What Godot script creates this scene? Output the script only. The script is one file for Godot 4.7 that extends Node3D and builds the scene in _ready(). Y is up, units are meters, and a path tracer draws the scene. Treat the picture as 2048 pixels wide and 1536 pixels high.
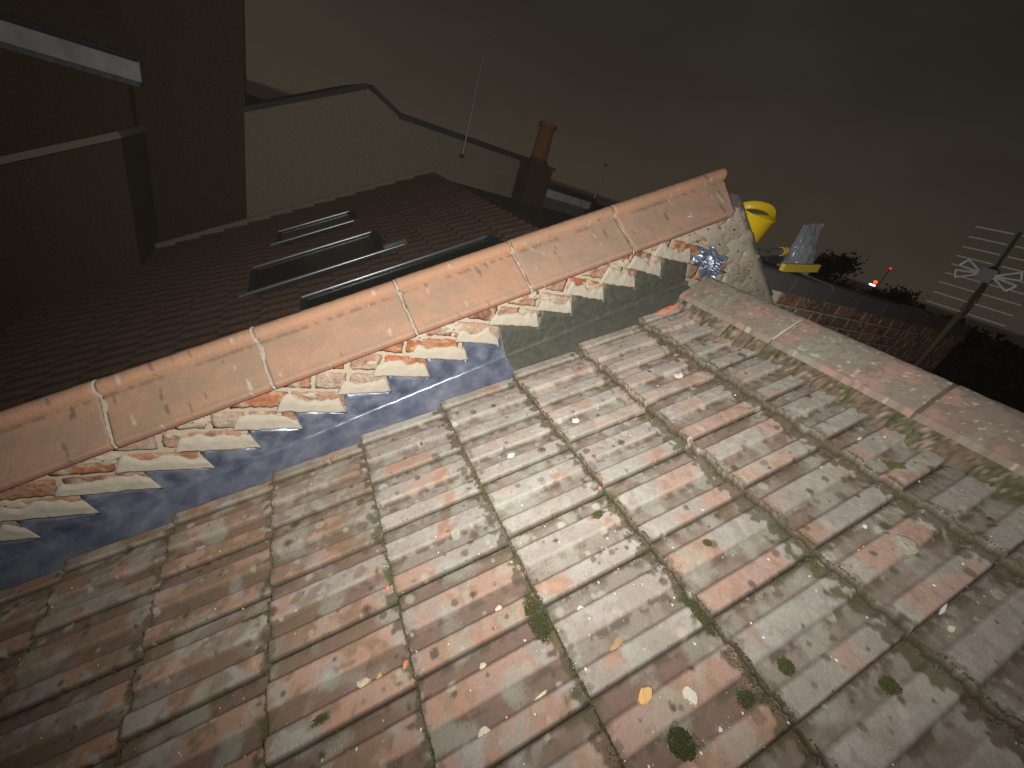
extends Node3D
# Night view over a ribbed tile roof, lit by the flash of the camera.
# World: x runs along the gable wall towards the ridge, y up, z along the ridge away from the wall. Metres.

const G := 0.31                 # gauge of the tile courses
const W := 0.19587              # cover width of a tile
const PITCH := 0.485591
const WALL_Z := -0.345          # face of the gable wall
const GROUND_Y := -5.6
var CP := cos(PITCH)
var SP := sin(PITCH)
var n_low := FastNoiseLite.new()
var n_mid := FastNoiseLite.new()
var n_fine := FastNoiseLite.new()
var n_cell := FastNoiseLite.new()
var rng := RandomNumberGenerator.new()
var M := {}
var taken := {}

# ---------------------------------------------------------------- helpers

func numbered(called: String) -> String:
	if not taken.has(called):
		taken[called] = 0
		return called
	taken[called] += 1
	return "%s_%03d" % [called, taken[called]]

func tag(o: Node3D, label: String, category: String, group := "") -> void:
	o.set_meta("label", label)
	o.set_meta("category", category)
	if group != "":
		o.set_meta("group", group)

func thing(called: String, label: String, category: String, at := Vector3.ZERO, group := "") -> Node3D:
	var o := Node3D.new()
	o.name = numbered(called)
	add_child(o)
	o.position = at
	tag(o, label, category, group)
	return o

func part(parent: Node3D, called: String, mesh: Mesh, mat: Material, at := Vector3.ZERO) -> MeshInstance3D:
	var o := MeshInstance3D.new()
	o.name = numbered(called) if parent == self else called
	o.mesh = mesh
	o.material_override = mat
	parent.add_child(o, true)
	o.position = at
	o.cast_shadow = GeometryInstance3D.SHADOW_CASTING_SETTING_ON
	return o

func structure(called: String, mesh: Mesh, mat: Material) -> MeshInstance3D:
	var o := part(self, called, mesh, mat)
	o.set_meta("kind", "structure")
	return o

func srgb(r: float, g: float, b: float) -> Color:
	return Color(r, g, b).linear_to_srgb()

func mixc(a: Color, b: Color, t: float) -> Color:
	return a.lerp(b, clampf(t, 0.0, 1.0))

func sst(a: float, b: float, x: float) -> float:
	var t := clampf((x - a) / (b - a), 0.0, 1.0)
	return t * t * (3.0 - 2.0 * t)

# point of the roof frame (upslope, normal, z) in world axes
func rf(s: float, h: float, z: float) -> Vector3:
	return Vector3(s * CP - h * SP, s * SP + h * CP, z)

func noise_tex(size: int, freq: float, octaves: int, lo: Color, hi: Color, sd: int, normal := false) -> NoiseTexture2D:
	var f := FastNoiseLite.new()
	f.seed = sd
	f.noise_type = FastNoiseLite.TYPE_SIMPLEX_SMOOTH
	f.frequency = freq
	f.fractal_octaves = octaves
	f.fractal_gain = 0.6
	var t := NoiseTexture2D.new()
	t.width = size
	t.height = size
	t.seamless = true
	t.noise = f
	if normal:
		t.as_normal_map = true
		t.bump_strength = 6.0
	else:
		var gr := Gradient.new()
		gr.set_color(0, lo)
		gr.set_color(1, hi)
		t.color_ramp = gr
	return t

func mat(color: Color, rough := 0.9, metal := 0.0, vertex := false) -> StandardMaterial3D:
	var m := StandardMaterial3D.new()
	m.albedo_color = color.linear_to_srgb()
	m.roughness = rough
	m.metallic = metal
	m.vertex_color_use_as_albedo = vertex
	return m

func grain(m: StandardMaterial3D, tex: Texture2D, nrm: Texture2D, scale: float, depth: float) -> StandardMaterial3D:
	m.albedo_texture = tex
	m.uv1_triplanar = true
	m.uv1_world_triplanar = true
	m.uv1_scale = Vector3.ONE * scale
	if nrm:
		m.normal_enabled = true
		m.normal_texture = nrm
		m.normal_scale = depth
	return m

# a grid of nu x nv points as one smooth sheet; up tells which side is outside
func grid_mesh(nu: int, nv: int, pos: PackedVector3Array, col: PackedColorArray, up: Vector3) -> ArrayMesh:
	var idx := PackedInt32Array()
	idx.resize((nu - 1) * (nv - 1) * 6)
	var nor := PackedVector3Array()
	nor.resize(pos.size())
	var c := 0
	var mid := ((nu / 2) * nv) + nv / 2
	var probe := (pos[mid + nv if mid + nv < pos.size() else mid] - pos[mid]).cross(pos[mid + 1] - pos[mid])
	var flip := probe.dot(up) < 0.0
	for i in nu:
		for j in nv:
			var k := i * nv + j
			var a := pos[k + nv] if i < nu - 1 else pos[k]
			var b := pos[k - nv] if i > 0 else pos[k]
			var d := pos[k + 1] if j < nv - 1 else pos[k]
			var e := pos[k - 1] if j > 0 else pos[k]
			var n := (a - b).cross(d - e).normalized()
			nor[k] = -n if flip else n
			if i < nu - 1 and j < nv - 1:
				var q := [k, k + nv, k + 1, k + 1, k + nv, k + nv + 1]
				if not flip:
					q = [k, k + 1, k + nv, k + 1, k + nv + 1, k + nv]
				for m in 6:
					idx[c + m] = q[m]
				c += 6
	var arr := []
	arr.resize(Mesh.ARRAY_MAX)
	arr[Mesh.ARRAY_VERTEX] = pos
	arr[Mesh.ARRAY_NORMAL] = nor
	if col.size():
		arr[Mesh.ARRAY_COLOR] = col
	arr[Mesh.ARRAY_INDEX] = idx
	var me := ArrayMesh.new()
	me.add_surface_from_arrays(Mesh.PRIMITIVE_TRIANGLES, arr)
	return me

func st_new() -> SurfaceTool:
	var st := SurfaceTool.new()
	st.begin(Mesh.PRIMITIVE_TRIANGLES)
	return st

func tri(st: SurfaceTool, a: Vector3, b: Vector3, c: Vector3, col := Color.WHITE) -> void:
	# a, b, c counter-clockwise seen from outside
	var n := (b - a).cross(c - a).normalized()
	for p in [a, c, b]:
		st.set_color(col)
		st.set_normal(n)
		st.add_vertex(p)

func quad(st: SurfaceTool, a: Vector3, b: Vector3, c: Vector3, d: Vector3, col := Color.WHITE) -> void:
	tri(st, a, b, c, col)
	tri(st, a, c, d, col)

func add_box(st: SurfaceTool, lo: Vector3, hi: Vector3, col := Color.WHITE, t := Transform3D.IDENTITY) -> void:
	var p := []
	for k in 8:
		p.append(t * Vector3(hi.x if k & 1 else lo.x, hi.y if k & 2 else lo.y, hi.z if k & 4 else lo.z))
	quad(st, p[4], p[5], p[7], p[6], col)
	quad(st, p[1], p[0], p[2], p[3], col)
	quad(st, p[5], p[1], p[3], p[7], col)
	quad(st, p[0], p[4], p[6], p[2], col)
	quad(st, p[6], p[7], p[3], p[2], col)
	quad(st, p[0], p[1], p[5], p[4], col)

func box_mesh(lo: Vector3, hi: Vector3, t := Transform3D.IDENTITY) -> ArrayMesh:
	var st := st_new()
	add_box(st, lo, hi, Color.WHITE, t)
	return st.commit()

func add_tube(st: SurfaceTool, a: Vector3, b: Vector3, ra: float, rb: float, sides := 10, col := Color.WHITE) -> void:
	var d := (b - a).normalized()
	var u := d.cross(Vector3.UP if absf(d.y) < 0.9 else Vector3.RIGHT).normalized()
	var v := d.cross(u)
	for k in sides:
		var t0 := TAU * k / sides
		var t1 := TAU * (k + 1) / sides
		var d0 := u * cos(t0) + v * sin(t0)
		var d1 := u * cos(t1) + v * sin(t1)
		var ps := [a + d0 * ra, a + d1 * ra, b + d1 * rb, b + d0 * rb]
		var ns := [d0, d1, d1, d0]
		for q in [0, 2, 1, 0, 3, 2]:
			st.set_color(col)
			st.set_normal(ns[q])
			st.add_vertex(ps[q])
		tri(st, a, ps[1], ps[0], col)
		tri(st, b, ps[3], ps[2], col)

func tube_mesh(a: Vector3, b: Vector3, ra: float, rb: float, sides := 10) -> ArrayMesh:
	var st := st_new()
	add_tube(st, a, b, ra, rb, sides)
	return st.commit()

# a polygon in the xy plane drawn out from z0 (back) to z1 (front)
func extrude(poly: PackedVector2Array, z0: float, z1: float) -> ArrayMesh:
	var st := st_new()
	var ids := Geometry2D.triangulate_polygon(poly)
	for k in range(0, ids.size(), 3):
		var a := poly[ids[k]]
		var b := poly[ids[k + 1]]
		var c := poly[ids[k + 2]]
		if (b - a).cross(c - a) < 0.0:
			var tmp := b
			b = c
			c = tmp
		tri(st, Vector3(a.x, a.y, z1), Vector3(b.x, b.y, z1), Vector3(c.x, c.y, z1))
		tri(st, Vector3(a.x, a.y, z0), Vector3(c.x, c.y, z0), Vector3(b.x, b.y, z0))
	var ccw := not Geometry2D.is_polygon_clockwise(poly)
	for k in poly.size():
		var a := poly[k]
		var b := poly[(k + 1) % poly.size()]
		if not ccw:
			var tmp := a
			a = b
			b = tmp
		quad(st, Vector3(a.x, a.y, z0), Vector3(b.x, b.y, z0), Vector3(b.x, b.y, z1), Vector3(a.x, a.y, z1))
	return st.commit()

# a low uneven dome: outline from noise, axes u and v, out = n
func blob(at: Vector3, u: Vector3, v: Vector3, n: Vector3, high: float, sd: int, ragged := 0.35, rings := 6, spokes := 26, bumps := 0.3) -> ArrayMesh:
	var pos := PackedVector3Array()
	for i in rings + 2:
		var f := float(i) / rings
		for j in spokes + 1:
			var a := TAU * (j % spokes) / spokes
			var r := 1.0 + ragged * n_mid.get_noise_3d(cos(a) * 0.045, sin(a) * 0.045, sd * 3.7) * 1.6
			r += ragged * 0.5 * n_fine.get_noise_3d(cos(a) * 0.02, sin(a) * 0.02, sd * 1.3)
			var g := minf(f, 1.0)
			var h := high * sqrt(maxf(0.0, 1.0 - g * g * 0.85)) * (1.0 + bumps * n_fine.get_noise_3d(cos(a) * g * 0.03 + sd, sin(a) * g * 0.03, 0.0))
			if i > rings:
				h = -0.004
			pos.append(at + (u * cos(a) + v * sin(a)) * r * g + n * h)
	return grid_mesh(rings + 2, spokes + 1, pos, PackedColorArray(), n)

# ---------------------------------------------------------------- materials

func make_materials() -> void:
	var fine := noise_tex(512, 0.05, 5, Color(0.87, 0.865, 0.86), Color(1.0, 1.0, 1.0), 3)
	var fine_n := noise_tex(512, 0.09, 4, Color.BLACK, Color.WHITE, 5, true)
	var coarse := noise_tex(512, 0.02, 5, Color(0.72, 0.71, 0.70), Color(1.0, 1.0, 1.0), 7)
	var sandy := noise_tex(1024, 0.11, 4, Color(0.70, 0.69, 0.68), Color(1.0, 1.0, 1.0), 13)
	M.tile = grain(mat(Color(1.38, 1.36, 1.35), 0.93, 0.0, true), sandy, fine_n, 4.0, 0.35)
	M.coping = grain(mat(Color(0.82, 0.85, 0.87), 0.8, 0.0, true), fine, fine_n, 4.0, 0.12)
	M.brick = grain(mat(Color(0.92, 0.96, 0.98), 0.95, 0.0, true), coarse, fine_n, 7.0, 0.4)
	M.old_brick = grain(mat(Color(0.72, 0.76, 0.78), 0.95, 0.0, true), coarse, fine_n, 7.0, 0.4)
	M.mortar = grain(mat(Color(0.52, 0.45, 0.34), 0.95), fine, fine_n, 9.0, 0.35)
	M.pointing = grain(mat(Color(0.52, 0.475, 0.385), 0.9), fine, fine_n, 6.0, 0.2)
	M.grey_mortar = grain(mat(Color(0.50, 0.45, 0.36), 0.95), coarse, fine_n, 6.0, 0.3)
	M.dirt = grain(mat(Color(0.15, 0.12, 0.08), 1.0), coarse, fine_n, 9.0, 1.0)
	M.moss = mat(Color(1, 1, 1), 1.0, 0.0, true)
	M.lead_new = grain(mat(Color(0.37, 0.40, 0.465), 0.32, 0.4), noise_tex(512, 0.016, 5, Color(0.42, 0.46, 0.56), Color(1, 1, 1), 21), fine_n, 1.1, 0.03)
	M.lead_old = grain(mat(Color(0.125, 0.128, 0.105), 0.6, 0.2), coarse, fine_n, 3.0, 0.06)
	M.lead_crumple = mat(Color(0.34, 0.40, 0.52), 0.34, 0.7)
	M.capping = grain(mat(Color(0.16, 0.155, 0.16), 0.7), coarse, fine_n, 3.0, 0.4)
	M.roof_deck = mat(Color(0.05, 0.04, 0.035), 1.0)
	M.house_brick = grain(mat(Color(0.15, 0.092, 0.066), 0.95), coarse, fine_n, 2.0, 0.6)
	M.render = grain(mat(Color(0.40, 0.355, 0.27), 0.95), fine, fine_n, 0.6, 0.2)
	M.dark_trim = mat(Color(0.05, 0.055, 0.06), 0.7)
	M.white_paint = grain(mat(Color(0.82, 0.84, 0.86), 0.5), noise_tex(256, 0.01, 3, Color(0.8, 0.8, 0.8), Color(1, 1, 1), 31), null, 1.0, 0.0)
	M.blue_wall = grain(mat(Color(0.24, 0.29, 0.34), 0.8), coarse, fine_n, 1.0, 0.3)
	M.far_tile = grain(mat(Color(0.235, 0.15, 0.11), 0.9), coarse, fine_n, 2.0, 0.6)
	M.pot = mat(Color(0.34, 0.14, 0.06), 0.9)
	M.steel = mat(Color(0.80, 0.80, 0.80), 0.4, 0.25)
	M.galv = mat(Color(0.42, 0.42, 0.41), 0.45, 0.8)
	M.frame = mat(Color(0.36, 0.39, 0.42), 0.3, 0.7)
	M.glass = mat(Color(0.035, 0.045, 0.04), 0.16)
	M.yellow = mat(Color(0.85, 0.58, 0.01), 0.38)
	M.yellow_cap = mat(Color(0.70, 0.52, 0.06), 0.5)
	M.black_plastic = mat(Color(0.03, 0.03, 0.03), 0.6)
	M.wood = grain(mat(Color(0.22, 0.16, 0.10), 0.9), coarse, fine_n, 3.0, 0.5)
	M.bag = mat(Color(0.42, 0.49, 0.58), 0.2)
	M.bag.transparency = BaseMaterial3D.TRANSPARENCY_ALPHA
	M.bag.albedo_color.a = 0.30
	M.leaf_dark = mat(Color(0.035, 0.04, 0.022), 0.9)
	M.bark = mat(Color(0.06, 0.045, 0.03), 1.0)
	M.ground = grain(mat(Color(0.06, 0.05, 0.04), 1.0), coarse, fine_n, 0.3, 0.5)
	M.chip_cream = grain(mat(Color(0.72, 0.66, 0.48), 0.9), fine, fine_n, 14.0, 0.6)
	M.chip_orange = grain(mat(Color(0.74, 0.46, 0.20), 0.8), fine, fine_n, 14.0, 0.4)
	M.chip_pink = grain(mat(Color(0.72, 0.30, 0.20), 0.85), fine, fine_n, 14.0, 0.4)
	M.lichen = grain(mat(Color(0.70, 0.68, 0.56), 0.95), fine, fine_n, 20.0, 0.9)
	M.white_splash = grain(mat(Color(0.85, 0.83, 0.78), 0.8), fine, null, 20.0, 0.0)
	M.leaf_brown = grain(mat(Color(0.42, 0.27, 0.15), 0.8), fine, fine_n, 14.0, 0.5)
	M.white_plastic = mat(Color(0.62, 0.64, 0.66), 0.4)
	M.grit = mat(Color(1, 1, 1), 0.7, 0.0, true)

# ---------------------------------------------------------------- the tiled roof

const RIB := [[0.0, -0.018], [0.02, -0.018], [0.035, -0.012], [0.215, -0.012], [0.255, 0.0], [0.50, 0.0], [0.54, -0.012], [0.73, -0.012], [0.77, 0.0], [0.985, 0.0], [1.0, -0.01], [1.01, -0.018]]

func rib(v: float) -> float:
	for k in range(1, RIB.size()):
		if v <= RIB[k][0]:
			return lerpf(RIB[k - 1][1], RIB[k][1], (v - RIB[k - 1][0]) / (RIB[k][0] - RIB[k - 1][0]))
	return RIB[-1][1]

func tile_top(x: float, v: float) -> float:
	return -0.032 * x / G + rib(v)

# height of the tiled surface over the roof plane
func surf(s: float, z: float) -> float:
	var i := floorf(s / G)
	var k := floorf(z / W)
	return tile_top(s - i * G, z / W - k)

var redness := {}
var spots := {}

func scatter_spots() -> void:
	var r := RandomNumberGenerator.new()
	r.seed = 5
	for q in 1150:
		var s := r.randf_range(-1.0, 1.78)
		var z := r.randf_range(-0.2, 1.3)
		var dark := r.randf() < 0.5
		var big := pow(r.randf(), 2.2)
		var c := mixc(Color(0.085, 0.07, 0.05), Color(0.12, 0.075, 0.045), r.randf()) if dark else mixc(Color(0.47, 0.44, 0.36), Color(0.42, 0.44, 0.37), r.randf())
		var e := [s, z, 0.0035 + 0.0105 * big, c, r.randf_range(0.45, 0.85), r.randf() < 0.3]
		for di in [-1, 0]:
			for dk in [-1, 0, 1]:
				var key := Vector2i(int(floor(s / G)) + di, int(floor(z / W)) + dk)
				if not spots.has(key):
					spots[key] = []
				spots[key].append(e)


func tile_red(i: int, k: int) -> float:
	var key := Vector2i(i, k)
	if redness.has(key):
		return redness[key]
	var h := fposmod(sin(i * 127.1 + k * 311.7) * 43758.5453, 1.0)
	return clampf(0.62 - 0.17 * i + (h - 0.5) * 0.5 + 0.02 * k, 0.0, 1.0)

func tile_color(i: int, k: int, x: float, v: float, red: float, tone: float) -> Color:
	var s := i * G + x
	var z := (k + v) * W
	var a := n_low.get_noise_2d(s, z)
	var b := n_mid.get_noise_2d(s + 7.0, z)
	var f := n_fine.get_noise_2d(s, z)
	var r := rib(v)
	var top := sst(-0.010, -0.003, r)
	# pigment left in long streaks on each rib
	var which := 0.0 if v < 0.62 else 7.0
	var st := n_low.get_noise_3d(s * 0.8, z * 0.5, 3.0 + which + i * 0.7 + k * 1.3)
	var share := sst(-0.10, 0.16, st + (red - 0.55) * 0.8 + 0.12 * b + 0.06 * f)
	var grey := mixc(Color(0.315, 0.292, 0.262), Color(0.385, 0.37, 0.348), 0.5 + 1.2 * a + 0.4 * b)
	var pink := mixc(Color(0.40, 0.275, 0.225), Color(0.40, 0.235, 0.155), 0.4 + 1.2 * a + 0.8 * (0.6 - float(i) * 0.3))
	var col := mixc(grey, pink, 0.85 * share)
	var valley := mixc(Color(0.25, 0.226, 0.196), Color(0.20, 0.138, 0.112), sst(0.25, 0.75, red + 0.5 * a))
	# grime with an edge of its own, mostly in the channels
	# the column along the wall was relaid later and is cleaner
	var newer := k <= -1 and i >= 1
	var grime := sst(-0.12, 0.26, b + 0.4 * f + 0.6 * a - (0.22 if newer else 0.02))
	if newer:
		valley = mixc(valley, Color(0.34, 0.30, 0.265), 0.6)
	valley = mixc(valley, Color(0.155, 0.13, 0.095), 0.55 * grime)
	col = mixc(valley, mixc(col, Color(0.22, 0.185, 0.14), 0.4 * sst(0.2, 0.34, b + 0.5 * a + 0.2 * f)), top)
	var foot := maxf(sst(0.515, 0.54, v) * sst(0.62, 0.57, v), sst(0.012, 0.03, v) * sst(0.13, 0.06, v))  # dark strips at rib feet: flank shade painted into the colour, along with dirt
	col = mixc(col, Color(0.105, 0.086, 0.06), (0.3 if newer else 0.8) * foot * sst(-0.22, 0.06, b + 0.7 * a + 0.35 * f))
	if i <= 0:
		col = mixc(col, Color(0.20, 0.145, 0.095), 0.6 * sst(-0.15, 0.2, a + 0.5 * b + (0.25 if k < 1 else -0.05)))
	# pale bloom of algae
	col = mixc(col, Color(0.37, 0.40, 0.345), 0.45 * sst(0.08, 0.42, n_low.get_noise_3d(s * 1.1, z * 1.1, 9.0) + 0.1 * f))
	# moss and dirt caught at the laps and in the side joints
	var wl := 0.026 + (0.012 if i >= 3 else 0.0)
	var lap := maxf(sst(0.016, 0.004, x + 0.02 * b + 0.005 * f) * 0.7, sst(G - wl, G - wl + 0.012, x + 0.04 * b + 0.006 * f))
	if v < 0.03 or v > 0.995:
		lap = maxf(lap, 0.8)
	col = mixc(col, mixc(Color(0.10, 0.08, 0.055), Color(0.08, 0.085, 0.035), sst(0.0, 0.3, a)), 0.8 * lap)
	# spots of dark and pale lichen, each with its own place and size
	for q: Array in spots.get(Vector2i(i, k), []):
		var d: float = Vector2(s - q[0], z - q[1]).length() / q[2] + 0.35 * b + 0.2 * f
		if d < 1.25:
			col = mixc(col, q[3], q[4] * sst(1.2, 0.8, d))
			if q[5] and d < 0.6:
				col = mixc(col, q[3] * 0.6, 0.6)
	# cement splashes by the wall near the ridge
	if k <= 0 and i >= 3:
		col = mixc(col, Color(0.46, 0.39, 0.33), 0.55 * sst(0.02, 0.2, n_low.get_noise_3d(s * 1.1, z * 1.1, 21.0) + 0.15 * b + (0.10 if k == -1 else -0.16)))
	col *= tone * (1.0 + 0.14 * f)
	col.a = 1.0
	return col

func tile_mesh(i: int, k: int, v0: float, fine: bool) -> ArrayMesh:
	var nu := 96 if fine else 26
	var nv := (56 if fine else 26) if v0 < 0.1 else 16
	var length := 0.352
	var pos := PackedVector3Array()
	var col := PackedColorArray()
	var red := tile_red(i, k)
	var tone := 1.0 + 0.16 * (fposmod(sin(i * 12.9 + k * 78.2) * 4375.5, 1.0) - 0.5)
	for a in range(-1, nu):
		for b in range(-1, nv + 1):
			var x := length * maxi(a, 0) / (nu - 1.0)
			var v := lerpf(v0, 1.004, clampi(b, 0, nv - 1) / (nv - 1.0))
			var s := i * G + x
			var z := (k + v) * W
			var y := tile_top(x, v) + 0.0012 * n_mid.get_noise_2d(s, z) + 0.0003 * n_fine.get_noise_2d(s, z)
			var xx := x
			if a <= 0:
				xx += 0.004 * n_mid.get_noise_2d(z * 2.0, i * 3.0) + 0.003 * n_fine.get_noise_2d(z, i)
				if a == 0:
					y -= 0.0025
			if a == -1 or b == -1 or b == nv:
				y -= 0.029
			pos.append(Vector3(xx, y, v * W))
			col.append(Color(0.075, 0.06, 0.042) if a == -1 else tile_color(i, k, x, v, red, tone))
	return grid_mesh(nu + 1, nv + 2, pos, col, Vector3.UP)

func build_roof() -> Node3D:
	for e in [[2, 4, 1.0], [1, 2, 0.95], [1, 3, 0.95], [1, 1, 0.25], [1, 0, 0.12], [2, 0, 0.1], [2, 1, 0.08], [2, 2, 0.05], [2, 3, 0.15], [3, 0, 0.3], [3, 1, 0.35], [3, 2, 0.42], [3, 3, 0.5], [4, 0, 0.45], [4, 1, 0.55], [4, 2, 0.62], [4, 3, 0.55], [5, 0, 0.2], [5, 1, 0.25], [5, 2, 0.3], [5, 3, 0.5], [3, 4, 0.2], [3, 5, 0.2], [4, 4, 0.25], [0, 0, 0.35], [0, 1, 0.75], [0, 2, 0.85], [0, 3, 0.8]]:
		redness[Vector2i(e[0], e[1])] = e[2]
	scatter_spots()
	var roof := thing("tiled_roof", "weathered ribbed concrete tile roof in grey and faded red beside the gable wall", "roof")
	roof.rotation.z = PITCH
	# the boards under the tiles and the brickwork that carries them
	part(roof, "roof_deck", box_mesh(Vector3(-1.75, -0.15, -0.34), Vector3(1.88, -0.075, 1.75)), M.roof_deck)
	for i in range(-5, 6):
		for k in range(-2, 9):
			var fine := i >= -3 and k <= 6 and not (i < 0 and k > 4)
			var v0 := 0.80 if k == -2 else 0.0
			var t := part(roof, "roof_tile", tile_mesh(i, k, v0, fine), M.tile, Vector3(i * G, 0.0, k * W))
			if k > -2:
				t.rotation = Vector3(rng.randf_range(-0.003, 0.003), rng.randf_range(-0.004, 0.004), rng.randf_range(-0.003, 0.003))
				t.position += Vector3(rng.randf_range(-0.003, 0.003), rng.randf_range(-0.001, 0.002), 0.0)
	build_ridge(roof)
	build_moss_lines(roof)
	build_grit(roof)
	return roof

func local(roof: Node3D, p: Vector3) -> Vector3:
	return roof.transform.affine_inverse() * p

func ridge_y(dx: float) -> float:
	return 0.958 - (sqrt(dx * dx * 0.95 + 0.0010) - 0.0316)

func build_ridge(roof: Node3D) -> void:
	var cx := 1.68
	var ends := [-0.235, 0.218, 0.665, 1.112, 1.56, 1.78]
	for e in ends.size() - 1:
		var z0: float = ends[e] + 0.004
		var z1: float = ends[e + 1] - 0.004
		var nu := 120
		var nv := 96
		var pos := PackedVector3Array()
		var col := PackedColorArray()
		for a in range(-1, nu + 1):
			for b in range(-1, nv + 1):
				var z := lerpf(z0, z1, clampi(a, 0, nu - 1) / (nu - 1.0))
				var dx := lerpf(0.128, -0.128, clampi(b, 0, nv - 1) / (nv - 1.0))
				var q := dx * 1.5
				var y := ridge_y(dx) + 0.0014 * n_mid.get_noise_3d(z, q, e) + 0.00025 * n_fine.get_noise_3d(z, q, e)
				if a == 0 or a == nu - 1:
					y -= 0.002
				if a == -1 or a == nu or b == -1 or b == nv:
					y -= 0.018
				var p := Vector3(cx + dx, y, z)
				pos.append(local(roof, p))
				var n1 := n_low.get_noise_3d(z, q, 40.0 + e)
				var n2 := n_mid.get_noise_3d(z, q, 44.0 + e)
				var f := n_fine.get_noise_3d(z, q, e)
				var base: Color = [Color(0.245, 0.212, 0.178), Color(0.235, 0.2, 0.17), Color(0.215, 0.17, 0.145), Color(0.225, 0.188, 0.158), Color(0.235, 0.2, 0.17)][e]
				var c := mixc(base, Color(0.38, 0.235, 0.19), 0.55 * sst(0.26, 0.36, n1 + 0.15 * n2 + (0.02 if dx < -0.05 else -0.06)))
				c = mixc(c, Color(0.25, 0.265, 0.215), 0.5 * sst(0.05, 0.3, -n1 + 0.4 * n2))
				c = mixc(c, Color(0.15, 0.125, 0.09), 0.5 * sst(0.24, 0.36, n2 + 0.2 * f))
				c = mixc(c, Color(0.55, 0.52, 0.44), 0.5 * sst(0.44, 0.5, n_mid.get_noise_3d(z * 1.3, q * 1.3, 61.0 + e) + 0.1 * f))
				c *= 1.0 + 0.12 * f
				c.a = 1.0
				col.append(c)
		part(roof, "ridge_tile", grid_mesh(nu + 2, nv + 2, pos, col, Vector3(-0.3, 1, 0)), M.tile)
		# the mortar between two ridge tiles
		if e > 0:
			var jp := PackedVector3Array()
			for a in 5:
				for b in 40:
					var dx := lerpf(0.125, -0.125, b / 39.0)
					var z: float = ends[e] + (a - 2) * 0.006 + 0.004 * n_mid.get_noise_2d(dx, e * 2.0)
					var y: float = ridge_y(dx) - 0.008 + [0.0, 0.005, 0.0075, 0.005, 0.0][a] + 0.003 * n_mid.get_noise_3d(z * 2.0, dx, 5.0)
					jp.append(local(roof, Vector3(cx + dx, y, z)))
			part(roof, "ridge_joint", grid_mesh(5, 40, jp, PackedColorArray(), Vector3(-0.3, 1, 0)), M.mortar if e == 1 else M.dirt)
	# bedding that fills the space between the ridge and the ribs
	var bp := PackedVector3Array()
	var bc := PackedColorArray()
	var nz := 300
	for a in nz:
		var z := lerpf(-0.235, 1.75, a / (nz - 1.0))
		for b in 9:
			var t := b / 8.0
			var s := lerpf(1.80, 1.725, t) - 0.018 * t * n_mid.get_noise_2d(z, 3.0) * 1.5 - 0.010 * t * n_fine.get_noise_2d(z, 3.0)
			var h := lerpf(0.036, surf(s, z) + 0.003, minf(1.0, t * 1.15)) + 0.004 * n_fine.get_noise_2d(s, z)
			if b == 8:
				h = surf(s, z) - 0.004
			bp.append(Vector3(s, h, z))
			var g := mixc(Color(0.13, 0.102, 0.072), Color(0.08, 0.085, 0.04), sst(0.0, 0.3, n_low.get_noise_2d(z, s * 2.0) + 0.3 * n_mid.get_noise_2d(z, s)))
			g = mixc(g, Color(0.30, 0.245, 0.195), 0.55 * sst(0.12, 0.3, 0.4 * n_fine.get_noise_2d(s, z) + n_mid.get_noise_2d(z * 0.6, s + 30.0) + (0.22 if z < 0.1 else -0.18)))
			bc.append(g * (1.0 + 0.8 * n_fine.get_noise_2d(s, z)))
	part(roof, "ridge_bedding", grid_mesh(nz, 9, bp, bc, Vector3(-0.3, 1, 0)), M.tile)

func add_tuft(st: SurfaceTool, at: Vector3, r: float, h: float, col: Color) -> void:
	var ang := rng.randf() * TAU
	var tip := at + Vector3(rng.randf_range(-0.5, 0.5) * r, h, rng.randf_range(-0.5, 0.5) * r)
	var p := []
	for q in 3:
		var t := ang + TAU * q / 3.0
		p.append(at + Vector3(cos(t) * r, -0.001, sin(t) * r))
	for q in 3:
		tri(st, p[(q + 1) % 3], p[q], tip, col)

func moss_col() -> Color:
	var c := mixc(Color(0.055, 0.06, 0.02), Color(0.13, 0.15, 0.035), rng.randf())
	return mixc(c, Color(0.11, 0.085, 0.045), rng.randf() * 0.6)

# thin moss and dirt caught along the laps and the side joints: nobody could count it
func build_moss_lines(roof: Node3D) -> void:
	var st := st_new()
	for i in range(-4, 7):
		for q in 4200:
			var z := rng.randf_range(-0.22, 1.35)
			var dens := n_low.get_noise_2d(i * 5.0, z * 1.3) * 1.2 + 0.40 + 0.06 * i
			if rng.randf() > dens:
				continue
			var s := i * G - absf(rng.randfn(0.0, 0.0075)) + 0.004
			var c := moss_col()
			if rng.randf() < 0.55:
				c = mixc(Color(0.10, 0.075, 0.05), Color(0.16, 0.12, 0.08), rng.randf())
			add_tuft(st, Vector3(s, surf(s, z), z), rng.randf_range(0.0016, 0.0040), rng.randf_range(0.002, 0.007), c)
	for k in range(-1, 8):
		for q in 900:
			var s := rng.randf_range(-1.0, 1.75)
			if rng.randf() > n_low.get_noise_2d(s * 1.6, k * 4.0) * 1.2 + 0.16:
				continue
			var z := k * W + rng.randfn(0.002, 0.003)
			add_tuft(st, Vector3(s, surf(s, z) + 0.001, z), rng.randf_range(0.0015, 0.0035), rng.randf_range(0.002, 0.005), moss_col())
	var o := part(roof, "moss", st.commit(), M.moss)
	o.set_meta("kind", "stuff")

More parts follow.
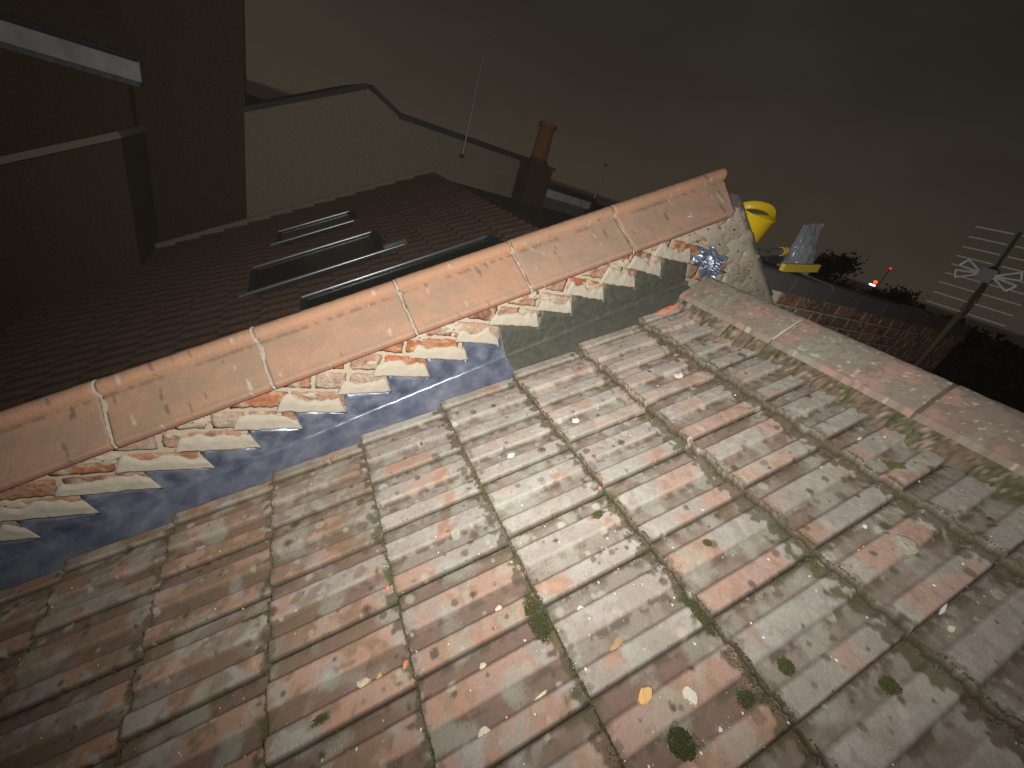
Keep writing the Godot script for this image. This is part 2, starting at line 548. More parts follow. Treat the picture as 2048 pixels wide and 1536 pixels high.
# crumbs of mortar and stone scattered on the tiles
func build_grit(roof: Node3D) -> void:
	var st := st_new()
	for q in 3200:
		var s := rng.randf_range(-0.8, 1.75)
		var z := rng.randf_range(-0.2, 1.25)
		var keep := 0.12 + 0.75 * sst(0.2, 0.75, z) * sst(1.5, 0.5, s)
		if rng.randf() > keep:
			continue
		var r := 0.0009 + 0.0022 * pow(rng.randf(), 3.0)
		var c := mixc(Color(0.66, 0.60, 0.46), Color(0.85, 0.82, 0.74), rng.randf())
		if rng.randf() < 0.2:
			c = Color(0.55, 0.26, 0.16)
		var at := Vector3(s, surf(s, z) + r * 0.6, z)
		var b := Basis.from_euler(Vector3(rng.randf() * TAU, rng.randf() * TAU, rng.randf() * TAU)).scaled(Vector3(1.0, 0.7, 1.4))
		var ax := [b.x * r, b.y * r, b.z * r]
		for o in 8:
			var a: Vector3 = ax[0] * (1.0 if o & 1 else -1.0)
			var bb: Vector3 = ax[1] * (1.0 if o & 2 else -1.0)
			var cc: Vector3 = ax[2] * (1.0 if o & 4 else -1.0)
			if a.cross(bb).dot(cc) > 0.0:
				tri(st, at + a, at + bb, at + cc, c)
			else:
				tri(st, at + a, at + cc, at + bb, c)
	var o := part(roof, "grit", st.commit(), M.grit)
	o.set_meta("kind", "stuff")

# ---------------------------------------------------------------- the gable wall

# ends (A left, B right) of the stepped cuts in the lead, x and y on the wall
const STEPS := [
	[-1.31, -0.53, -1.115, -0.532], [-1.17, -0.45, -0.965, -0.452], [-1.015, -0.368, -0.80, -0.37], [-0.84, -0.283, -0.63, -0.285],
	[-0.673, -0.198, -0.483, -0.208], [-0.523, -0.12, -0.32, -0.121], [-0.377, -0.038, -0.171, -0.05], [-0.218, 0.03, -0.034, 0.029],
	[-0.084, 0.111, 0.095, 0.11], [0.06, 0.185, 0.24, 0.177], [0.22, 0.257, 0.391, 0.27], [0.362, 0.339, 0.532, 0.338],
	[0.497, 0.42, 0.675, 0.42], [0.631, 0.502, 0.795, 0.5], [0.765, 0.585, 0.956, 0.592], [0.94, 0.666, 1.097, 0.67],
	[1.064, 0.749, 1.24, 0.747], [1.206, 0.816, 1.383, 0.826], [1.34, 0.902, 1.507, 0.896], [1.463, 0.973, 1.649, 0.98]]

func to_sh(x: float, y: float) -> Vector2:
	return Vector2(x * CP + y * SP, -x * SP + y * CP)

func build_wall() -> void:
	var w := thing("gable_wall", "old brick gable wall with terracotta coping and stepped lead flashing above the tiles", "wall")
	# core and joints
	var a := rf(-1.7, 0.27, 0)
	var core := PackedVector2Array([Vector2(a.x, GROUND_Y), Vector2(a.x, a.y), Vector2(1.735, rf(2.1, 0.272, 0).y), Vector2(1.80, 1.255), Vector2(2.50, 0.878), Vector2(2.62, 0.80), Vector2(2.62, GROUND_Y)])
	part(w, "mortar_bed", extrude(core, -0.57, WALL_Z - 0.005), M.mortar)
	build_bricks(w)
	build_copings(w)
	build_lead(w)
	build_pointing(w)
	build_gable_patches(w)

func brick_mesh(x0: float, x1: float, y0: float, y1: float, sd: int, front: float) -> ArrayMesh:
	var nx := maxi(6, int((x1 - x0) / 0.011))
	var ny := 8
	var pos := PackedVector3Array()
	var col := PackedColorArray()
	var h := fposmod(sin(sd * 91.7) * 4375.85, 1.0)
	var pal := [Color(0.52, 0.185, 0.075), Color(0.47, 0.225, 0.12), Color(0.50, 0.285, 0.20), Color(0.56, 0.235, 0.11), Color(0.30, 0.13, 0.08), Color(0.55, 0.40, 0.30)]
	var base: Color = pal[int(h * 5.999)]
	for a in range(-1, nx + 1):
		for b in range(-1, ny + 1):
			var u := clampi(a, 0, nx - 1) / (nx - 1.0)
			var v := clampi(b, 0, ny - 1) / (ny - 1.0)
			var p := Vector3(lerpf(x0, x1, u), lerpf(y0, y1, v), front)
			p.x += 0.006 * n_mid.get_noise_3d(p.y * 2.0, sd, 1.0) * (1.0 if u < 0.5 else -1.0)
			p.y += 0.006 * n_mid.get_noise_3d(p.x * 1.5, sd, 2.0)
			p.z += 0.0035 * n_mid.get_noise_3d(p.x, p.y, sd) + 0.002 * n_fine.get_noise_3d(p.x, p.y, sd)
			var edge := (a <= 0 or b <= 0 or a >= nx - 1 or b >= ny - 1)
			if edge:
				p.z -= 0.003
			if a == -1 or b == -1 or a == nx or b == ny:
				p.z -= 0.03
			pos.append(p)
			var f := n_fine.get_noise_3d(p.x, p.y, sd)
			var m := n_mid.get_noise_3d(p.x, p.y, sd + 20.0)
			var c := mixc(base, Color(0.62, 0.37, 0.25), 0.6 * sst(-0.05, 0.3, m))
			# smears of old mortar and soot
			c = mixc(c, Color(0.66, 0.57, 0.42), 0.7 * sst(0.22, 0.3, n_mid.get_noise_3d(p.x * 0.8, p.y * 0.8, 70.0) + 0.15 * f))
			c = mixc(c, Color(0.13, 0.08, 0.055), 0.5 * sst(0.34, 0.42, -m + 0.2 * f))
			c *= 1.0 + 0.15 * f
			c.a = 1.0
			col.append(c)
	return grid_mesh(nx + 2, ny + 2, pos, col, Vector3.BACK)

func build_bricks(w: Node3D) -> void:
	var sd := 1
	for j in range(-5, 20):
		var y0 := -0.208 + 0.0795 * j + 0.007
		var y1 := y0 + 0.065
		var ym := 0.5 * (y0 + y1)
		# the stretch of this course that shows between the coping and the lead
		var xl := (CP * y1 - 0.288) / SP
		var xr := (CP * y1 - 0.0) / SP
		if j >= 15:
			xr = minf(xr, 1.80 + (1.255 - ym) / 0.5386 - 0.04)
			xl = minf(xl, 1.72)
		xl = maxf(xl, -1.72)
		var x := xl
		while x < xr:
			var length := 0.205 if rng.randf() < 0.55 else 0.096
			if x == xl:
				length *= rng.randf_range(0.4, 1.0)
			length += rng.randf_range(-0.012, 0.012)
			var x1 := x + length
			if j >= 15:
				x1 = minf(x1, xr)
			if x1 > xl + 0.01 and x1 - x > 0.03:
				# nothing of the brick may rise over the slope of the far side
				part(w, "brick", brick_mesh(maxf(x, -1.75), x1, y0, y1, sd, WALL_Z + rng.randf_range(-0.002, 0.003)), M.brick)
			sd += 1
			x = x1 + rng.randf_range(0.010, 0.017)

# section of the coping: z and height over the roof plane
func coping_section() -> Array:
	var pts := [Vector2(-0.33, 0.262), Vector2(-0.303, 0.262), Vector2(-0.301, 0.266), Vector2(-0.301, 0.281), Vector2(-0.304, 0.286)]
	for q in 25:
		pts.append(Vector2(lerpf(-0.312, -0.4285, q / 24.0), lerpf(0.2895, 0.3765, q / 24.0)))
	pts.append(Vector2(-0.4305, 0.3775))
	for q in 13:
		var t := deg_to_rad(lerpf(-28.0, 208.0, q / 12.0))
		pts.append(Vector2(-0.4575 + 0.0275 * cos(t), 0.3915 + 0.0275 * sin(t)))
	pts.append(Vector2(-0.4845, 0.3775))
	pts.append(Vector2(-0.611, 0.286))
	pts.append(Vector2(-0.614, 0.281))
	pts.append(Vector2(-0.614, 0.262))
	pts.append(Vector2(-0.585, 0.262))
	return pts

func build_copings(w: Node3D) -> void:
	var sec := coping_section()
	var ends := [-1.72, -1.245, -0.78, -0.310, 0.147, 0.637, 1.095, 1.567, 2.125]
	for e in ends.size() - 1:
		var s0: float = ends[e] + 0.005
		var s1: float = ends[e + 1] - 0.005
		var nu := 84
		var pos := PackedVector3Array()
		var col := PackedColorArray()
		var lift := rng.randf_range(-0.003, 0.003)
		var base: Color = [Color(0.45, 0.275, 0.18), Color(0.43, 0.27, 0.175), Color(0.46, 0.275, 0.18), Color(0.44, 0.27, 0.175), Color(0.45, 0.27, 0.18), Color(0.48, 0.28, 0.185), Color(0.43, 0.285, 0.205), Color(0.46, 0.285, 0.205)][e]
		for a in range(-1, nu + 1):
			var s := lerpf(s0, s1, clampi(a, 0, nu - 1) / (nu - 1.0))
			var s_row := s
			for b in sec.size():
				var q: Vector2 = sec[b]
				if e == ends.size() - 2:
					s = lerpf(s0, (1.727 + q.y * SP) / CP, (s_row - s0) / (s1 - s0))
				var n1 := n_mid.get_noise_3d(s, q.x + q.y, 80.0 + e)
				var f := n_fine.get_noise_3d(s, q.x, e)
				var g := q + Vector2(0.0, 0.0011 * n_mid.get_noise_3d(s, q.x, 82.0 + e) + 0.0001 * f + lift)
				if a == 0 or a == nu - 1:
					g = g.lerp(Vector2(-0.4575, 0.30), 0.012)
				if a == -1 or a == nu:
					g = g.lerp(Vector2(-0.4575, 0.30), 0.14)
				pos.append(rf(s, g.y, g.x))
				var lo := n_low.get_noise_3d(s, q.x * 2.0, 85.0)
				var c := mixc(base, Color(0.52, 0.31, 0.20), 0.45 * sst(-0.1, 0.4, 0.4 * n1 + lo))
				c = mixc(c, Color(0.36, 0.265, 0.18), 0.5 * sst(0.0, 0.35, -lo + 0.3 * n1))
				# dirt in the crease under the roll
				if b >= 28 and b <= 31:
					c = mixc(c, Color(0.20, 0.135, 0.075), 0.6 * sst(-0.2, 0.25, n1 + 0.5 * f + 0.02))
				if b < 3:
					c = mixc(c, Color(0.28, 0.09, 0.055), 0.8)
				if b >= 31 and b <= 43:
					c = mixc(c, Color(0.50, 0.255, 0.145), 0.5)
				# pale and dark spots
				c = mixc(c, Color(0.60, 0.55, 0.46), 0.7 * sst(0.60, 0.66, n_mid.get_noise_3d(s * 1.1, (q.x + q.y) * 1.1, 90.0 + e)))
				c = mixc(c, Color(0.16, 0.12, 0.07), 0.7 * sst(0.58, 0.64, n_mid.get_noise_3d(s * 1.3, (q.x + q.y) * 1.3, 97.0 + e)))
				c *= 1.0 + 0.08 * f
				c.a = 1.0
				col.append(c)
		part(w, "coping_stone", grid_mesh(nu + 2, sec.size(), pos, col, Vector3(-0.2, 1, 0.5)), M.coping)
		if e > 0:
			# uneven mortar in the joint, proud in places
			var jp := PackedVector3Array()
			for a in 5:
				for b in sec.size():
					var q: Vector2 = sec[b]
					var wob := n_mid.get_noise_2d((q.x + q.y) * 2.0, e * 4.0)
					var s: float = ends[e] + (a - 2) * (0.0035 + 0.004 * sst(0.05, 0.3, wob)) + 0.006 * wob + 0.002 * n_fine.get_noise_2d(q.x, e + a)
					var up: float = [-0.012, -0.001, 0.0005, -0.001, -0.012][a] + 0.002 * wob
					var dir := (q - Vector2(-0.4575, 0.29)).normalized()
					var g := q + dir * up
					jp.append(rf(s, g.y, g.x))
			part(w, "coping_joint", grid_mesh(5, sec.size(), jp, PackedColorArray(), Vector3(-0.2, 1, 0.5)), M.grey_mortar)

# lead: stepped upstand on the wall, a rounded fold, and the apron that runs in under the tiles
func lead_sheet(w: Node3D, s0: float, s1: float, m: Material, sd: float, lift: float) -> void:
	var cols := []
	for q in STEPS.size():
		var A := to_sh(STEPS[q][0], STEPS[q][1])
		var B := to_sh(STEPS[q][2], STEPS[q][3])
		var n := 10
		for t in n:
			var g := A.lerp(B, t / (n - 1.0))
			if cols.size() and g.x <= cols[-1].x:
				g.x = cols[-1].x + 0.0006
			if g.x >= s0 and g.x <= s1:
				cols.append(g)
	var lastB := to_sh(STEPS[-1][2], STEPS[-1][3])
	if s1 > lastB.x:
		for t in 6:
			cols.append(Vector2(lerpf(lastB.x + 0.002, s1, t / 5.0), 0.10))
	var rows := 22
	var pos := PackedVector3Array()
	for g: Vector2 in cols:
		for r in rows:
			var h := 0.0
			var z := 0.0
			var out := Vector2(1, 0)
			if r < 9:
				var t := r / 8.0
				h = lerpf(g.y, 0.017, t)
				z = WALL_Z + 0.0065
				if r == 0:
					z = WALL_Z - 0.003
			elif r < 15:
				var t := deg_to_rad(90.0 * (r - 8) / 6.0)
				z = WALL_Z + 0.0065 + 0.016 * (1.0 - cos(t))
				h = 0.001 + 0.016 * (1.0 - sin(t))
				out = Vector2(cos(t), sin(t))
			else:
				var t := (r - 14) / 7.0
				z = lerpf(WALL_Z + 0.0225, -0.185, t)
				h = lerpf(0.001, -0.052, t)
				out = Vector2(0.3, 1)
			var nn := n_mid.get_noise_3d(g.x * 0.5, (h - z) * 0.6, sd) * 0.0026 + n_low.get_noise_3d(g.x, h - z, sd) * 0.003
			if r == 0:
				nn = 0.0
			pos.append(rf(g.x, h + out.y * nn + lift * 0.3, z + out.x * nn + lift))
	part(w, "lead_flashing", grid_mesh(cols.size(), rows, pos, PackedColorArray(), Vector3(0, 0.7, 0.7)), m)

func build_lead(w: Node3D) -> void:
	lead_sheet(w, -1.6, -0.50, M.lead_new, 3.0, 0.004)
	lead_sheet(w, -0.53, 0.962, M.lead_new, 9.0, 0.002)
	lead_sheet(w, 0.945, 1.90, M.lead_old, 17.0, 0.005)
	# a scrunched piece pushed into the corner by the ridge
	var pos := PackedVector3Array()
	var nu := 26
	var nv := 40
	for a in nu:
		for b in nv:
			var t := TAU * b / (nv - 1.0)
			var r := float(a) / (nu - 1)
			var fan := 1.0 + 0.20 * sin(t * 7.0 + 1.0) * r + 0.25 * n_mid.get_noise_2d(cos(t) * 0.1, sin(t) * 0.1)
			var x := 1.755 + cos(t) * r * 0.115 * fan + 0.3 * (0.04 * sin(t) * r)
			var y := 1.000 + sin(t) * r * 0.062 * fan - 0.03 * cos(t) * r
			var bump := 0.012 * sin(t * 9.0 + 3.0 * n_mid.get_noise_2d(x, y)) * r + 0.03 * n_mid.get_noise_3d(x * 1.5, y * 1.5, 7.0) + 0.018 * (1.0 - r)
			pos.append(Vector3(x, y, WALL_Z + 0.026 + bump))
	part(w, "crumpled_lead", grid_mesh(nu, nv, pos, PackedColorArray(), Vector3.BACK), M.lead_crumple)

# cream pointing smeared over the top edge of each lead step
func build_pointing(w: Node3D) -> void:
	for q in STEPS.size():
		var A := Vector2(STEPS[q][0], STEPS[q][1])
		var B := Vector2(STEPS[q][2], STEPS[q][3])
		var nx := 30
		var ny := 9
		var pos := PackedVector3Array()
		var last := q == STEPS.size() - 1
		var left := A.x - 0.015 - 0.05 * rng.randf()
		for a in range(-1, nx + 1):
			var u := clampi(a, 0, nx - 1) / (nx - 1.0)
			var x := lerpf(left, B.x, u)
			var y0 := lerpf(A.y, B.y, u) - 0.002 + 0.004 * n_mid.get_noise_2d(x, q)
			# the right end leans back like the cut of the next step
			var tall := 0.052 + 0.030 * n_mid.get_noise_2d(x * 0.3, q * 9.0) + 0.003 * n_fine.get_noise_2d(x * 0.4, q * 9.0)
			tall = maxf(tall, 0.012) * sst(0.0, 0.10, u + 0.02)
			for b in range(-1, ny + 1):
				var v := clampi(b, 0, ny - 1) / (ny - 1.0)
				var lean := -0.52 * v * tall * sst(0.55, 1.0, u)
				var p := Vector3(x + lean, y0 + v * tall, WALL_Z + 0.009)
				p.z += 0.003 * n_mid.get_noise_3d(p.x * 0.8, p.y * 0.8, q) + 0.0004 * n_fine.get_noise_2d(p.x, p.y)
				if b >= ny - 2:
					p.z -= 0.004
				if a == -1 or a == nx or b == -1 or b == ny:
					p.z = WALL_Z - 0.006
				pos.append(p)
		part(w, "pointing", grid_mesh(nx + 2, ny + 2, pos, PackedColorArray(), Vector3.BACK), M.pointing)
	# stray dabs of mortar on the bricks
	for q in 24:
		var s := rng.randf_range(-1.2, 1.75)
		var h := rng.randf_range(0.14, 0.255)
		var c := rf(s, h, WALL_Z - 0.001)
		var r := rng.randf_range(0.012, 0.034)
		part(w, "mortar_dab", blob(c, Vector3(r * 1.4, 0, 0), Vector3(0, r * 0.7, 0), Vector3.BACK, 0.007, q + 5, 0.55, 5, 22), M.mortar if q % 3 else M.pointing)

# rough patches of mortar on the raw end of the gable over the ridge
func build_gable_patches(w: Node3D) -> void:
	var list := [[1.83, 1.165, 0.075, 0.055], [1.93, 1.085, 0.07, 0.05], [2.06, 1.06, 0.07, 0.035], [2.02, 0.99, 0.075, 0.045], [2.14, 0.985, 0.08, 0.04], [2.10, 0.90, 0.07, 0.05], [2.26, 0.93, 0.09, 0.04], [2.20, 0.85, 0.10, 0.045],
		[1.66, 1.135, 0.10, 0.028], [1.78, 1.09, 0.08, 0.035], [2.36, 0.87, 0.07, 0.04], [1.96, 0.90, 0.06, 0.05], [2.33, 0.79, 0.10, 0.05], [1.87, 0.93, 0.06, 0.04], [1.56, 1.09, 0.09, 0.022], [1.955, 1.150, 0.045, 0.03]]
	for q in list.size():
		var e: Array = list[q]
		var m: Material = [M.grey_mortar, M.pointing, M.mortar][q % 3]
		part(w, "mortar_patch", blob(Vector3(e[0], e[1], WALL_Z + 0.001), Vector3(e[2] * 1.15, -0.01, 0), Vector3(0.01, e[3] * 1.2, 0), Vector3.BACK, 0.007 + 0.002 * (q % 4), q + 60, 0.4, 7, 34, 0.25), m)
	# the fillet along the sloping edge of the raw end
	var pos := PackedVector3Array()
	for a in 40:
		var u := a / 39.0
		var e := Vector2(1.79, 1.262).lerp(Vector2(2.51, 0.872), u)
		for b in 6:
			var v := b / 5.0
			var inn := 0.055 * v + 0.02 * v * n_mid.get_noise_2d(u * 0.8, 4.0)
			var z: float = WALL_Z + [0.0, 0.008, 0.011, 0.010, 0.006, -0.006][b] + 0.002 * n_fine.get_noise_2d(u, v)
			pos.append(Vector3(e.x - inn * 0.474 + 0.004 * n_fine.get_noise_2d(u, 2.0), e.y - inn * 0.88 + 0.004, z))
	part(w, "edge_fillet", grid_mesh(40, 6, pos, PackedColorArray(), Vector3.BACK), M.grey_mortar)
	# dark sheet that caps the far slope of the gable
	var cap := PackedVector2Array([Vector2(1.80, 1.262), Vector2(2.52, 0.874), Vector2(2.545, 0.918), Vector2(1.83, 1.305)])
	part(w, "verge_capping", extrude(cap, -0.60, -0.40), M.capping)

func _ready() -> void:
	rng.seed = 20
	for e in [[n_low, 1, 7.0], [n_mid, 2, 26.0], [n_fine, 3, 130.0]]:
		e[0].seed = e[1]
		e[0].noise_type = FastNoiseLite.TYPE_SIMPLEX_SMOOTH
		e[0].frequency = e[2]
		e[0].fractal_octaves = 2
	n_cell.seed = 4
	n_cell.noise_type = FastNoiseLite.TYPE_CELLULAR
	n_cell.frequency = 22.0
	n_cell.fractal_type = FastNoiseLite.FRACTAL_NONE
	n_cell.cellular_return_type = FastNoiseLite.RETURN_DISTANCE
	build_camera_and_light()
	make_materials()
	build_setting()
	build_neighbours()
	build_roof_thing()
	build_wall()
	build_low_wall()
	build_far_side()
	build_details()

func build_roof_thing() -> void:
	build_roof()

func build_camera_and_light() -> void:
	var cam := Camera3D.new()
	cam.name = "camera"
	add_child(cam)
	var right := Vector3(0.8632515, 0.2786626, 0.4208847)
	var down := Vector3(0.0096692, -0.842784, 0.5381651)
	var fwd := Vector3(0.5046814, -0.4605022, -0.730229)
	cam.transform = Transform3D(Basis(right, -down, -fwd).orthonormalized(), Vector3(0.019634, 1.125961, 0.957475))
	cam.fov = 87.985
	cam.near = 0.05
	cam.far = 400.0
	cam.current = true
	var env := Environment.new()
	env.background_mode = Environment.BG_SKY
	var sm := ProceduralSkyMaterial.new()
	sm.sky_top_color = srgb(0.008, 0.0078, 0.006)
	sm.sky_horizon_color = srgb(0.039, 0.031, 0.0215)
	sm.sky_curve = 0.16
	sm.ground_horizon_color = srgb(0.05, 0.036, 0.026)
	sm.ground_bottom_color = srgb(0.012, 0.009, 0.007)
	sm.sun_angle_max = 1.0
	sm.sky_cover = noise_tex(1024, 0.006, 5, Color(0, 0, 0, 1), Color(1, 1, 1, 1), 77)
	sm.sky_cover_modulate = srgb(0.010, 0.009, 0.007)
	var sky := Sky.new()
	sky.sky_material = sm
	env.sky = sky
	env.tonemap_mode = Environment.TONE_MAPPER_LINEAR
	env.tonemap_exposure = 1.0
	env.sdfgi_enabled = true
	env.ssao_enabled = true
	env.ssil_enabled = true
	env.fog_enabled = true
	env.fog_density = 0.0004
	env.fog_light_color = Color(0.80, 0.76, 0.70)
	var we := WorldEnvironment.new()
	we.name = "environment"
	we.environment = env
	add_child(we)
	# the flash of the camera, a finger's breadth from the lens
	var fl := SpotLight3D.new()
	fl.name = "camera_flash"
	add_child(fl)
	fl.position = cam.position + right * -0.022 - down * 0.012
	var axis := (fwd + right * 0.04 + down * -0.56).normalized()
	fl.look_at_from_position(fl.position, fl.position + axis, Vector3.UP)
	fl.spot_angle = 89.0
	fl.spot_angle_attenuation = 1.0
	fl.light_energy = 4.7
	fl.light_color = Color(1.0, 0.975, 0.945)
	fl.light_size = 0.006
	fl.spot_range = 60.0
	fl.spot_attenuation = 2.0
	fl.shadow_enabled = true

# ---------------------------------------------------------------- setting and neighbours

func build_setting() -> void:
	var st := st_new()
	quad(st, Vector3(-300, GROUND_Y, 300), Vector3(300, GROUND_Y, 300), Vector3(300, GROUND_Y, -300), Vector3(-300, GROUND_Y, -300))
	structure("ground", st.commit(), M.ground)

func v2(a: Array) -> PackedVector2Array:
	var p := PackedVector2Array()
	for k in range(0, a.size(), 2):
		p.append(Vector2(a[k], a[k + 1]))
	return p

# a strip of width w that follows a line in the xy plane
func strip(x0: float, y0: float, x1: float, y1: float, w: float, z0: float, z1: float) -> ArrayMesh:
	var d := Vector2(x1 - x0, y1 - y0).normalized()
	var n := Vector2(-d.y, d.x) * w
	return extrude(PackedVector2Array([Vector2(x0, y0), Vector2(x1, y1), Vector2(x1, y1) + n, Vector2(x0, y0) + n]), z0, z1)

func build_neighbours() -> void:
	# rendered gable straight across
	var a := thing("rendered_house", "neighbouring house with a pale rendered gable beyond the coping", "house", Vector3(1.0, GROUND_Y, -7.5))
	var off := -a.position
	part(a, "wall", extrude(v2([-0.40, GROUND_Y, 3.75, GROUND_Y, 3.75, 1.27, 1.43, 1.30, 1.04, 1.48, -0.40, 0.76]), -9.5, -6.0), M.render, off)
	part(a, "verge_trim", strip(-0.48, 0.72, 1.04, 1.487, 0.055, -9.5, -5.95), M.dark_trim, off)
	part(a, "verge_trim", strip(1.045, 1.487, 1.46, 1.283, 0.055, -9.5, -5.95), M.dark_trim, off)
	part(a, "roof_edge", box_mesh(Vector3(1.47, 1.255, -9.5), Vector3(3.80, 1.335, -5.95)), M.dark_trim, off)
	# house with the white fascia at the upper left
	var b := thing("brick_house", "dark brick house with a long white fascia board under its eaves", "house", Vector3(-3.5, GROUND_Y, -7.5))
	off = -b.position
	part(b, "wall", box_mesh(Vector3(-7.0, GROUND_Y, -11.0), Vector3(-1.55, 0.86, -6.25)), M.house_brick, off)
	part(b, "fascia_board", box_mesh(Vector3(-7.2, 0.755, -6.05), Vector3(-1.375, 0.955, -6.0)), M.white_paint, off)
	part(b, "soffit", box_mesh(Vector3(-7.2, 0.70, -6.25), Vector3(-1.40, 0.75, -6.02)), M.blue_wall, off)
	part(b, "gutter", tube_mesh(Vector3(-7.2, 0.975, -5.98), Vector3(-1.38, 0.975, -5.98), 0.035, 0.035, 12), M.dark_trim, off)
	for q in 9:
		var y0 := 0.965 + 0.155 * q
		var z0 := -6.02 - 0.30 * q
		var st := st_new()
		var c := Transform3D(Basis(Vector3.RIGHT, 0.47), Vector3(0, y0, z0))
		add_box(st, Vector3(-7.2, 0.0, -0.34), Vector3(-1.37, 0.028, 0.0), Color.WHITE, c)
		part(b, "tile_course", st.commit(), M.far_tile, off)
	# its low wing with a sloping pale edge
	var g := thing("lean_to", "low brick lean-to with a pale sloping verge beside the dark house", "outbuilding", Vector3(-3.0, GROUND_Y, -5.6))
	off = -g.position
	part(g, "wall", extrude(v2([-5.6, GROUND_Y, -1.44, GROUND_Y, -1.44, 0.225, -5.6, -1.98]), -6.2, -5.2), M.house_brick, off)
	part(g, "verge", strip(-5.6, -1.97, -1.42, 0.245, 0.06, -6.2, -5.15), M.grey_mortar, off)
	# brick wall between the two houses
	var k := thing("linking_wall", "tall dark brown brick wall between the white fascia and the pale gable", "wall", Vector3(-0.9, GROUND_Y, -6.5))
	off = -k.position
	part(k, "wall", box_mesh(Vector3(-1.56, GROUND_Y, -6.75), Vector3(-0.41, 3.2, -6.45)), M.house_brick, off)
	part(k, "coping", box_mesh(Vector3(-1.56, 3.202, -6.80), Vector3(-0.41, 3.26, -6.40)), M.grey_mortar, off)
	build_neighbour_roof()
	# flat-topped building with the bright fascia on the right
	var f := thing("flat_roofed_house", "flat roofed house with a short white fascia beside the chimney", "house", Vector3(4.7, GROUND_Y, -7.5))
	off = -f.position
	part(f, "wall", box_mesh(Vector3(3.92, GROUND_Y, -9.0), Vector3(5.28, 0.83, -6.1)), M.blue_wall, off)
	part(f, "fascia_board", box_mesh(Vector3(3.96, 0.835, -6.06), Vector3(5.26, 0.965, -6.0)), M.white_paint, off)
	part(f, "roof_edge", box_mesh(Vector3(3.90, 0.968, -9.0), Vector3(5.36, 1.055, -5.98)), M.dark_trim, off)
	part(f, "end_post", box_mesh(Vector3(5.265, 0.70, -6.2), Vector3(5.345, 0.964, -5.99)), M.dark_trim, off)
	var h := thing("thin_post", "short pale post standing on the flat roof by the white fascia", "post", Vector3(5.33, 1.055, -6.05))
	part(h, "pole", tube_mesh(Vector3.ZERO, Vector3(0, 0.58, 0), 0.028, 0.022, 10), M.galv)
	part(h, "cap", tube_mesh(Vector3(0, 0.581, 0), Vector3(0, 0.61, 0), 0.036, 0.03, 10), M.dark_trim)
	# chimney with a clay pot
	var ch := thing("chimney", "brick chimney stack with one tall clay pot against the night sky", "chimney", Vector3(3.66, 0.70, -5.62))
	for r in 7:
		for q in 2:
			var x0 := -0.21 + 0.212 * q
			part(ch, "brick", box_mesh(Vector3(x0 + (0.004 if q else 0.0), 0.078 * r, -0.2), Vector3(x0 + 0.206, 0.078 * r + 0.068, 0.2)), M.house_brick)
	part(ch, "mortar_bed", box_mesh(Vector3(-0.203, -0.4, -0.193), Vector3(0.203, 0.54, 0.193)), M.dirt)
	part(ch, "corbel", box_mesh(Vector3(-0.235, 0.546, -0.225), Vector3(0.235, 0.60, 0.225)), M.house_brick)
	part(ch, "flaunching", tube_mesh(Vector3(0, 0.601, 0), Vector3(0, 0.66, 0), 0.19, 0.14, 14), M.dirt)
	var pot := part(ch, "chimney_pot", tube_mesh(Vector3(0, 0.66, 0), Vector3(0, 1.10, 0), 0.135, 0.115, 18), M.pot)
	part(pot, "rim", tube_mesh(Vector3(0, 1.101, 0), Vector3(0, 1.16, 0), 0.15, 0.15, 18), M.pot)
	# aerial mast on the rendered house
	var m := thing("aerial_mast", "thin bare aerial mast rising from the neighbouring roof into the sky", "mast", Vector3(2.49, 1.0, -5.93))
	part(m, "pole", tube_mesh(Vector3.ZERO, Vector3(0.02, 1.75, 0), 0.015, 0.011, 8), M.galv)
	part(m, "bracket", box_mesh(Vector3(-0.03, 0.02, -0.06), Vector3(0.03, 0.07, 0.02)), M.dark_trim)

